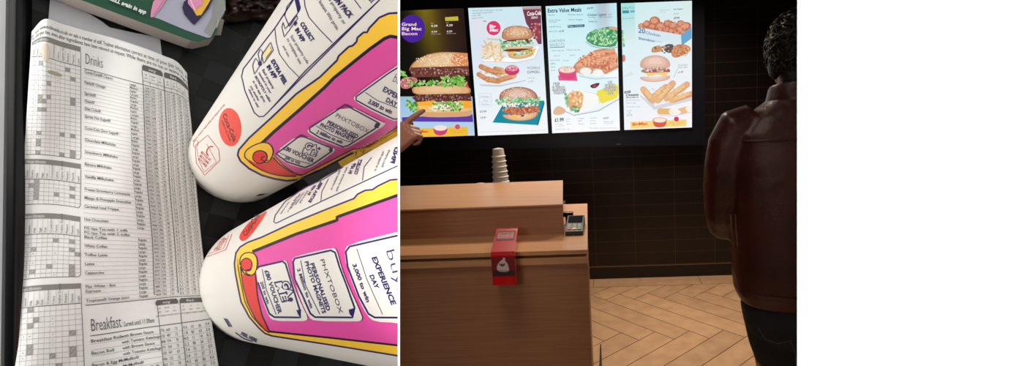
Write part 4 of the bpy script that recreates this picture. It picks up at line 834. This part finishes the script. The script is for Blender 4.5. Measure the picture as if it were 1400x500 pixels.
A.stroke([(211, 428), (211, 538)], .8, (90, 88, 87), nxt=False); A.stroke([(240.5, 428), (240.5, 538)], .8, (90, 88, 87), nxt=False)
A.build('printed_table', ink, t)

# ---- cups
def cup(name, label, bpx, scale_d, npx, k, r0, H):
    a = -ray(*npx); a /= np.linalg.norm(a); d = ray(*bpx)
    n_ = ray(-84.9, 571); n_ = -n_ / np.linalg.norm(n_); t0 = -.3585 / (d @ n_) * scale_d; b = CAM + d * t0
    def P(px, py, L=0):
        dd = ray(px, py); dd = dd / np.linalg.norm(dd); o = CAM - b; rr = r0 + .00005 + L * .000018
        oa, da = o @ a, dd @ a; po, pd = o - a * oa, dd - a * da; R0 = rr + k * oa
        A_ = pd @ pd - (k * da) ** 2; B_ = po @ pd - R0 * k * da; C_ = po @ po - R0 * R0; disc = B_ * B_ - A_ * C_
        return CAM + dd * ((-B_ - math.sqrt(max(disc, 0))) / A_)
    t = thing(name, label, 'paper cup', tuple(b), 'paper soft drink cups on the black tray')
    prof = [(.004, 0), (.004, r0 - .0016), (.0, r0 - .0008), (.0, r0)] + [(H * i / 40, r0 + k * H * i / 40) for i in range(1, 41)]
    rt = r0 + k * H; prof += [(H, rt + .0018), (H + .0015, rt + .0026), (H + .0030, rt + .0018), (H + .0032, rt), (H + .001, rt - .0008), (H - .01, rt - .0012), (.006, r0 - .0012), (.006, 0)]
    m_ = MB().revolve(b, a, prof, 120); cut(m_, 543.45)
    o = m_.build('cup_body', cupm, t, True); return t, P, o
cupm = mat('cream_cup_paper', (228, 223, 214), .42, bump=(260, .06, .001))
NV = (38, 24, 92); BKN = (30, 18, 40); YL = (252, 202, 62); PK = (228, 80, 162); CR = (230, 225, 216); RD = (226, 52, 44)
S_ = 1400 / 300.
k1, k2, k3, k4, k5 = K(255, 0, S_), K(255, 100, S_), K(255, 200, S_), K(255, 300, S_), K(255, 393, S_)
def inkart(P, part, t): return Art(P, clip=CLIP, step=2.5)
# cup 1 (behind)
t, P, _ = cup('paper_cup', 'upper of the two white promotional drink cups, tilted up towards the menu screens', (327.05, 219.97), 1.0095, (-96.9, 587), .0565, .02725, .26)
A = inkart(P, '', t)
outer = k1((1500, 60), (1345, 82), (1290, 86), (1230, 112), (1165, 180), (1152, 206), (1130, 206), (1090, 240), (1085, 266), (1060, 291), (1035, 298), (970, 358), (960, 385), (850, 492)) + k2((700, 132), (540, 285), (400, 412), (334, 488)) + k3((326, 55), (345, 95), (400, 142), (480, 184), (560, 207), (640, 220), (712, 213), (860, 148), (1060, 42)) + k2((1180, 470), (1345, 368), (1500, 280))
pink = k1((1500, 240), (1345, 238), (1300, 231), (1262, 247), (1170, 312), (940, 497)) + k2((880, 92), (700, 252), (560, 372), (435, 490)) + k3((560, 60), (620, 122), (700, 178), (745, 181), (1060, 20)) + k2((1160, 468), (1345, 345), (1500, 250))
A.poly(outer, YL); A.poly(pink, PK)
A.stroke(outer[:-3], 2.6, NV); A.stroke(pink[:10], 4.4, BKN); A.stroke(pink[10:], 1.1, BKN)
# scroll end
A.poly(k3((350, 60), (370, 20), (420, -12), (480, -30), (530, -15), (552, 30), (540, 70), (520, 95), (600, 130), (720, 185), (660, 195), (560, 180), (450, 130), (375, 95)), YL, smooth=1)
A.poly(k3((548, 68), (600, 122), (660, 160), (740, 184), (690, 191), (620, 189), (540, 174), (470, 146), (410, 110), (396, 82), (440, 108), (500, 112), (535, 95)), RD); A.stroke(k3((552, 70), (600, 120), (660, 160), (735, 186)), 1.4, BKN)
A.stroke(k3((370, 70), (372, 30), (430, -10), (500, -30), (545, -5), (556, 40), (530, 100), (480, 108), (440, 100), (422, 70), (430, 40), (470, 25), (510, 40), (518, 75), (490, 98), (482, 70)), 1.4, BKN, smooth=2)
A.poly(ell(*k3((468, 68))[0], 9.6, 8.6), RD); A.stroke(ell(*k3((468, 68))[0], 9.8, 8.8, 0, 30), 1.4, BKN, closed=True); A.stroke(k3((500, 62), (470, 75), (490, 95), (522, 88)), 1.3, BKN, smooth=2)
A.stroke(k3((372, 70), (420, 118), (500, 165), (600, 190), (700, 192)), 1.3, BKN, smooth=2)
# game cards
def card(Q, wq, fold=None, w1=1.0, w2=2.0):
    A.poly(wq, CR, smooth=1); A.stroke(Q, w2, NV, closed=True)
    if fold: A.poly(fold, NV)
card(k2((728, 396), (930, 480)) + k3((928, 30), (800, 118), (755, 135), (640, 98), (572, 48)), k2((722, 384), (938, 476), (948, 490)) + k3((930, 45), (800, 132), (750, 145), (630, 105), (556, 44)), k3((905, 18), (932, 8), (925, 38), (912, 32)))
A.text('£80 VOUCHER', *k3((615, 18), (805, 105), (628, -6)), NV, .042); A.stroke(k3((595, 42), (700, 88), (790, 112)), 1.0, NV); A.text('200 to win', *k3((622, 78), (722, 115), (632, 62)), NV, .04)
for c_, w_ in ((NV, .13), (CR, .02)):
    A.text('GA', *k3((752, 10), (826, 30), (768, -26)), c_, w_); A.text('ME', *k3((738, 40), (822, 62), (750, 10)), c_, w_); A.L += 1
A.poly(ell(*k3((846, 14))[0], 2, 2), NV)
card(k2((1012, 202), (1232, 320), (1205, 352), (1030, 462), (1000, 470), (850, 410), (788, 372), (785, 350)), k2((1010, 190), (1245, 312), (1275, 318), (1240, 350), (1040, 470), (1000, 480), (850, 422), (778, 384), (768, 358)), k2((1208, 316), (1238, 322), (1222, 352), (1196, 344)))
A.text('PHXTOBOX', *k2((945, 278), (1155, 385), (960, 252)), (60, 56, 76), .0); A.text('PERSONALISED', *k2((892, 322), (1088, 418), (905, 298)), NV, .04); A.text('PHOTO MAGNETS', *k2((848, 338), (1062, 436), (860, 314)), NV, .04)
A.stroke(k2((826, 336), (920, 392), (1020, 432), (1052, 438)), 1.0, NV); A.text('2 Million to win', *k2((825, 382), (990, 452), (838, 362)), NV, .04)
card(k2((1082, 150), (1290, 0), (1500, -130), (1600, 200), (1420, 260), (1345, 292), (1320, 292), (1180, 226), (1082, 172)), k2((1068, 146), (1290, -14), (1500, -150), (1620, 220), (1430, 280), (1350, 302), (1318, 304), (1175, 238), (1070, 176)), None)
A.text('EXPERIENCE', *k2((1248, 112), (1440, 220), (1264, 82)), NV, .042); A.text('DAY', *k2((1268, 180), (1335, 215), (1282, 152)), NV, .042); A.stroke(k2((1140, 122), (1220, 175), (1345, 222)), 1.0, NV); A.text('3,000 to win', *k2((1155, 190), (1305, 262), (1170, 164)), NV, .042); A.text('buyagift', *k2((1310, 50), (1450, 130), (1338, -5)), (60, 44, 110), -.01)
A.build('promotional_print', ink, t)
A = inkart(P, '', t)
A.stroke(k1((690, -18), (680, 0), (568, 172), (362, 438), (350, 490)) + k2((356, 40), (372, 112), (432, 252), (462, 277), (492, 275), (530, 238), (760, 2)) + k1((1228, 2), (1400, -170)), 1.5, NV)
A.stroke(k1((1228, 2), (1000, 218), (760, 450)) + k2((530, 238),), 1.6, NV)
A.stroke(k1((750, -10), (755, 40), (780, 110), (850, 190), (930, 272)), 1.1, NV); A.stroke(k1((562, 175), (572, 270), (592, 345), (650, 425), (720, 495)), .9, NV); A.stroke(k1((1068, -5), (1112, 55)), 1, NV)
for s_, bl, br, tl, w_ in (('COLLECT', (722, 152), (795, 268), (744, 134), .04), ('IN APP', (690, 190), (735, 272), (712, 172), .04), ('Scan property code', (660, 232), (768, 410), (676, 218), 0), ('to complete sets', (636, 250), (722, 412), (652, 238), 0), ('and win.', (610, 294), (648, 368), (624, 284), 0), ('ON PACK', (930, -10), (1036, 115), (960, -30), .04), ('Find a property or', (870, -60), (1000, 158), (890, -74), 0), ('an Instant Win prize.', (820, -20), (960, 198), (838, -36), 0), ('HOW TO PLAY?', (1040, -150), (1180, 20), (1075, -185), .05), ('EXTRA PEEL', (536, 388), (622, 540), (558, 374), .05), ('IN APP', (508, 424), (556, 505), (530, 408), .05)):
    A.text(s_, *k1(bl, br, tl), NV, w_)
for s_, bl, br, tl in (('Each property', (480, -20), (548, 102), (494, -30)), ('needed in your', (456, -2), (532, 132), (469, -10)), ('MONOPOLY wallet', (432, 22), (528, 186), (446, 12)), ('in the app gives', (420, 52), (494, 188), (432, 43)), ('you another', (404, 84), (456, 180), (416, 75)), ('chance to win!', (392, 104), (452, 222), (404, 94))): A.text(s_, *k2(bl, br, tl), NV, .015)
for q in (((640, 40), (690, -20), (722, 60), (655, 165), (625, 100)), ((615, 140), (628, 185), (700, 92), (708, 118), (622, 236), (607, 172)), ((455, 345), (468, 312), (485, 330), (470, 410)), ((478, 352), (535, 268), (552, 320), (490, 405)), ((425, 400), (440, 370), (470, 410), (432, 474), (420, 420))): A.stroke(k1(*q), .8, NV, closed=True)
A.stroke(k1((634, 122), (655, 170), (700, 100)), .8, NV); A.poly(k1((690, 0), (712, -8), (725, 50), (708, 80)), NV); A.poly(k1((680, 150), (694, 130), (704, 145), (690, 165)), NV); A.poly(k1((490, 345), (530, 290), (540, 322), (498, 378)), (240, 215, 150)); A.poly(ell(*k1((466, 405))[0], 2.4, 3), NV)
A.build('instruction_panel', ink, t)
A = inkart(P, '', t)
A.poly(ell(*k2((277, 344))[0], 15.4, 26.2, math.radians(-5), 44), (232, 78, 62)); A.text('Coca-Cola', *k2((228, 268), (300, 440), (252, 248)), (50, 16, 20), .02); A.text('ZERO SUGAR', *k2((222, 305), (276, 435), (231, 300)), (60, 20, 22), .02)
A.build('soft_drink_emblem', ink, t)
A = inkart(P, '', t); RR = (200, 60, 56)
A.stroke(k2((135, 395), (205, 485)) + k3((212, 90), (115, 185), (62, 105), (55, -5)), .8, RR, closed=True); A.stroke(k2((128, 450),) + k3((190, 100), (112, 165), (78, 90), (66, 10)), .5, RR)
A.stroke([(x, y) for x, y in ell(*k3((150, 28))[0], 4.2, 6.4, .5, 24)][5:20], 1.6, RR)
for i, s_ in enumerate(('RECYCLE AT', 'RECYCLING', 'STORE')): A.text(s_, *k3((88 - i * 8, 40 + i * 22), (148 - i * 12, 95 + i * 20), (98 - i * 8, 28 + i * 22)), RR, .02)
A.text('Please recycle responsibly and dispose of cup', *k2((44, 440), (244, 200), (38, 432)), RR, .01); A.stroke(ell(*k2((58, 450))[0], 3, 5, .3, 16), .5, RR, closed=True)
A.build('recycling_mark', ink, t)
A = inkart(P, '', t); A.poly(k3((440, 318), (465, 304), (515, 300), (480, 314)), (25, 22, 24)); A.build('base_mark', ink, t)
# cup 2 (front)
t, P, _ = cup('paper_cup', 'lower and larger white promotional drink cup, its base against the leaflet edge', (373.07, 381.49), 1.0, (-96.9, 462), .0622, .038, .27)
A = inkart(P, '', t)
outer = k3((1500, 150), (1345, 210), (1300, 214), (1225, 250), (1185, 276), (1140, 280), (1090, 305), (1068, 332), (900, 398)) + k4((660, 28), (480, 112), (390, 145), (340, 176), (315, 212), (305, 280), (312, 345), (330, 440)) + k5((348, 92), (400, 188), (460, 256), (500, 292), (545, 308), (900, 362), (1345, 434), (1500, 456))
pink = k3((1500, 255), (1345, 312), (960, 450)) + k4((960, 4), (700, 92), (420, 205), (440, 330), (448, 420)) + k5((452, 60), (478, 180), (530, 280), (900, 318), (1345, 368), (1500, 386))
A.poly(outer, YL); A.poly(pink, PK)
A.stroke(outer, 2.2, NV); A.stroke(pink[:6], 4.2, BKN); A.stroke(pink[10:], 2.6, BKN)
for o_ in (16, 30): A.stroke(k4((312 + o_, 250), (312 + o_, 300), (322 + o_, 360), (338 + o_, 440)) + k5((356 + o_, 90), (404 + o_ * .9, 184), (462 + o_ * .7, 250 - o_ * .3), (525, 288)), 1.3, BKN)
A.poly(k4((330, 300), (328, 240), (360, 212), (415, 206), (448, 232), (452, 300), (438, 345), (415, 348), (408, 300), (350, 300)), YL, smooth=1)
A.poly(k4((348, 345), (400, 358), (440, 348), (448, 420)) + k5((452, 60), (478, 178), (528, 280), (500, 272), (440, 200), (390, 100)) + k4((362, 430),), RD); A.stroke(k4((346, 300), (348, 345), (362, 430)) + k5((390, 100), (440, 200), (500, 272), (530, 284), (480, 178), (452, 60)) + k4((445, 420), (438, 345)), 1.4, BKN)
A.stroke(k4((340, 290), (340, 240), (375, 208), (430, 212), (452, 250), (450, 310), (430, 352), (390, 360), (352, 330), (345, 280), (375, 250), (410, 262), (418, 300), (400, 330), (380, 320)), 1.5, BKN, smooth=2)
A.poly(ell(*k4((382, 286))[0], 7.4, 8.4), RD); A.stroke(ell(*k4((382, 286))[0], 7.6, 8.6, 0, 28), 1.4, BKN, closed=True); A.stroke(k4((412, 320), (380, 318), (378, 345), (405, 352)), 1.3, BKN, smooth=1)
def card2(wh, nv, fold):
    A.poly(wh, CR, smooth=1); A.stroke(nv, 2.5, NV)
    if fold: A.poly(fold, NV)
card2(k4((440, 300), (620, 258), (642, 268), (655, 330), (690, 440)) + k5((735, 110), (775, 190), (765, 212), (700, 213), (560, 212), (525, 185), (488, 90)) + k4((455, 410),), k4((445, 304), (612, 266), (632, 282), (680, 440)) + k5((722, 140), (726, 190), (560, 188), (528, 165), (495, 80)) + k4((455, 400),), k5((700, 142), (732, 140), (726, 190), (712, 172)))
A.text('£80 VOUCHER', *k4((497, 325), (585, 600), (522, 318)), NV, .042); A.text('200 to win', *k4((470, 398), (514, 540), (487, 392)), NV, .04); A.stroke(k4((482, 315), (510, 450), (572, 606)), 1.0, NV)
for c_, w_ in ((NV, .13), (CR, .02)):
    A.text('GA', *k4((606, 400), (642, 490), (648, 388)), c_, w_); A.text('ME', *k4((566, 402), (612, 520), (606, 394)), c_, w_); A.L += 1
A.poly(ell(*k4((664, 510))[0], 3, 3), NV)
card2(k4((670, 262), (690, 235), (930, 178), (958, 192), (985, 300), (1035, 430)) + k5((1120, 180), (1118, 208), (1090, 216), (820, 213), (780, 190), (725, 70)) + k4((690, 380),), k4((690, 380), (680, 270), (690, 248), (920, 196), (948, 210), (975, 300), (1025, 430)) + k5((1072, 128), (1058, 190), (820, 188), (790, 165), (740, 50)) + k4((690, 380),), k5((1034, 140), (1075, 128), (1060, 190), (1040, 168)))
A.text('PERSONALISED', *k4((788, 280), (896, 585), (812, 272)), NV, .04); A.text('PHOTO MAGNETS', *k4((752, 268), (868, 600), (776, 262)), NV, .04); A.text('2 Million to win', *k4((705, 315), (790, 568), (724, 309)), NV, .04); A.stroke(k4((728, 260), (760, 420), (850, 604)), 1.0, NV)
A.text('PHXTOBOX', *k4((850, 252), (974, 600), (876, 246)), (60, 56, 76), .0)
card2(k4((1008, 200), (1030, 158), (1345, 78), (1500, 40), (1500, 700), (1345, 657), (1200, 652), (1150, 610), (1090, 490), (1020, 300)), k4((1500, 60), (1345, 102), (1040, 172), (1016, 205), (1028, 300), (1100, 490), (1160, 600), (1200, 624), (1345, 625), (1500, 625)), None)
A.text('EXPERIENCE', *k4((1180, 240), (1308, 545), (1212, 232)), NV, .042); A.text('DAY', *k4((1165, 355), (1204, 440), (1192, 348)), NV, .042); A.text('3,000 to win', *k4((1058, 285), (1150, 530), (1082, 278)), NV, .042); A.stroke(k4((1086, 185), (1150, 380), (1250, 604)), .9, NV); A.text('buyagift', *k4((1268, 190), (1420, 700), (1325, 175)), (60, 44, 110), -.012)
A.build('promotional_print', ink, t)
A = inkart(P, '', t)
A.stroke(k3((1420, 90), (1345, 124), (860, 350), (570, 490), (556, 480), (565, 440), (630, 350), (740, 270), (880, 205), (1000, 130)), 1.3, NV); A.stroke(k3((1122, 218), (1132, 130), (1180, 70)), .9, NV); A.stroke(k3((856, 350), (862, 290), (905, 205)), .8, NV)
for s_, bl, br, tl, w_ in (('COLLECT', (1068, 176), (1100, 80), (1088, 180), .04), ('IN APP', (1030, 172), (1062, 105), (1050, 176), .04), ('Scan property code', (950, 284), (1020, 130), (962, 288), 0), ('to complete sets', (918, 276), (975, 150), (930, 280), 0), ('FIND', (1300, 105), (1330, 0), (1325, 112), .04), ('Find a property', (1240, 130), (1290, 20), (1254, 134), 0), ('or an Instant Win', (1196, 155), (1250, 30), (1210, 159), 0), ('EXTRA PEEL', (775, 355), (855, 222), (792, 360), .04), ('IN APP', (770, 308), (812, 245), (784, 312), .04), ('Each property', (718, 360), (770, 280), (728, 364), 0), ('needed in your', (690, 372), (745, 290), (700, 376), 0), ('MONOPOLY wallet', (660, 392), (722, 300), (670, 396), 0), ('in the app gives', (640, 418), (700, 318), (650, 421), 0), ('chance to win!', (596, 430), (650, 350), (606, 433), 0)): A.text(s_, *k3(bl, br, tl), NV, w_ + .01)
A.build('instruction_panel', ink, t)
A = inkart(P, '', t)
A.poly(k4((336, 125), (338, 95), (370, 50), (400, 15), (440, -12), (500, -52), (516, -52), (500, -30), (478, 10), (430, 75), (392, 122), (358, 140)), (226, 56, 44), smooth=2); A.text('Coca-Cola', *k4((378, 110), (470, -25), (352, 88)), (50, 14, 18), .02, ); A.build('soft_drink_emblem', ink, t)
A = inkart(P, '', t)
A.stroke(k4((132, 236), (250, 192), (290, 92)), .9, RR); A.stroke(k4((142, 218), (235, 184), (268, 100)), .6, RR)
for i, s_ in enumerate(('RECYCLE AT', 'RECYCLING', 'STORE')): A.text(s_, *k4((170 + i * 14, 196 - i * 2), (232 + i * 8, 112 + i * 2), (178 + i * 14, 200 - i * 2)), RR, .02)
A.build('recycling_mark', ink, t)
A = inkart(P, '', t)
A.poly(k5((235, 194), (262, 200), (293, 250), (268, 250)), NV); A.text('SCAN', *k5((252, 200), (278, 246), (262, 204)), (150, 145, 190), .02); A.stroke(k5((312, 286), (360, 322), (420, 344)), 1.3, NV); A.text('PEEL HERE', *k5((345, 300), (445, 348), (352, 280)), NV, .042); A.build('base_mark', ink, t)

# ---- yellow and dark carton between the cups
t = thing('carton', 'flat yellow and dark grey printed carton lying between the two cups', 'carton', tuple(TP(480, 215, .002)))
m_ = slab([(452, 205), (470, 233), (640, 160), (600, 110)], .002, .018); cut(m_, 543.4).build('yellow_side', mat('golden_card', (226, 178, 50), .5), t)
m_ = slab([(400, 226), (430, 262), (475, 236), (452, 200)], .002, .0175); m_.build('grey_side', mat('dark_grey_card', (70, 66, 66), .6), t)
A = Art(lambda x, y, L: TP(x, y, .018 + L * .0002), clip=CLIP); A.stroke(K(400, 125, 4)((325, 345), (405, 292), (430, 318), (350, 365)), .6, (60, 44, 10), closed=True); A.stroke(K(400, 125, 4)((345, 350), (355, 318), (375, 322), (385, 338), (395, 308)), 1, (60, 44, 10)); A.stroke(K(400, 125, 4)((230, 385), (570, 205)), .5, (70, 50, 14)); A.stroke(K(400, 125, 4)((165, 470), (170, 452), (190, 445), (195, 460)), .8, (30, 26, 26)); A.build('printed_lines', ink, t)
# ---- green boxed game pack at the top
t = thing('boxed_carton', 'dark green carton with a lilac picture, cut by the top edge above the leaflet', 'box', tuple(TP(200, 20, .004)))
k6 = K(0, 0, S_)
top = [(100, -22), (60, -45), (300, -60), (309, -5), (306, 20), (296, 38), (287, 53), (268, 56), (262, 54), (180, 22)]
hb = .013
m_ = slab([(109, -1), (40, -30), (60, -60), (318, -70), (309, 0), (307, 19), (292, 52), (270, 57), (261, 55.5), (180, 26)], .0025, hb)
m_.build('carton_body', mat('grey_brown_card', (172, 160, 154), .7), t)
A = Art(lambda x, y, L: TP(x, y, hb + L * .0002)); A.poly([(108, -1), (40, -30), (60, -60), (318, -70), (309, 0), (307, 19), (292, 52), (270, 57), (261, 55.5), (180, 25.5)], (16, 76, 53))
A.poly(k6((1010, 118), (960, 105), (1000, -60), (1420, -200), (1440, 60), (1380, 170), (1345, 238), (1320, 240), (1180, 190)), (178, 176, 196)); A.poly(k6((1370, -60), (1440, -60), (1430, 80), (1380, 170), (1345, 238), (1300, 200), (1350, 110)), (150, 152, 150))
A.poly(k6((955, 105), (985, -20), (1080, -30), (1020, 60), (975, 115)), (226, 150, 186), smooth=1); A.stroke(k6((985, 90), (1060, -20)), .8, (190, 110, 150))
A.poly(k6((1158, 68), (1180, -10), (1350, -60), (1360, 20), (1245, 158), (1230, 155)), (34, 28, 70), smooth=1); A.poly(k6((1230, 60), (1290, 25), (1300, -60), (1380, -60), (1285, 95), (1255, 100)), (240, 186, 66)); A.poly(k6((1185, 5), (1240, -40), (1290, -30), (1292, 40), (1265, 40), (1240, 72)), (236, 150, 190), smooth=1); A.stroke(k6((1215, 0), (1245, 65)), 1, (250, 240, 245))
A.text('SELL again in app', *k6((700, 0), (928, 90), (712, -24)), (235, 240, 236), .04)
A.build('printed_face', ink, t)
b = MB()
for x0_, x1_ in ((1368, 1400), (1385, 1412), (1400, 1422)): b.tube([TP(*k6((x0_, 224))[0], .010), TP(*k6((x1_, 125))[0], .016)], .0007, 8)
tag(b.build('paper_straw', mat('straw_paper', (150, 146, 136), .6), None, True), 'three thin pale straw ends beside the corner of the green carton', 'straw')
# ---- dark crumpled wrapper
n = 26; v = []
for j in range(n):
    for i in range(n):
        u, w_ = i / (n - 1), j / (n - 1); x = 296 + 112 * u; y = -30 + 62 * w_ - 8 * u
        e = min(u, 1 - u, w_, 1 - w_) * 4; h = .003 + min(1, e) * (.008 + .010 * abs(noise.noise(Vector((u * 7, w_ * 7, 1)))) + .006 * abs(noise.noise(Vector((u * 18, w_ * 18, 4)))))
        v.append(TP(x + 3 * noise.noise(Vector((u * 6, w_ * 6, 9))), y + 4 * noise.noise(Vector((u * 6, w_ * 6, 3))), h))
f = [((j + 1) * n + i, (j + 1) * n + i + 1, j * n + i + 1, j * n + i) for j in range(n - 1) for i in range(n - 1)]
o = obj('crumpled_wrapper', v, f, mat('dark_brown_wrapper', (58, 32, 26), .4, noise_=(30, (28, 18, 16), (1, 1, 1))), None, True)
sm = o.modifiers.new('thickness', 'SOLIDIFY'); sm.thickness = .0006; sm.offset = -1
tag(o, 'dark brown crumpled wrapper on the tray between green carton and upper cup', 'wrapper')
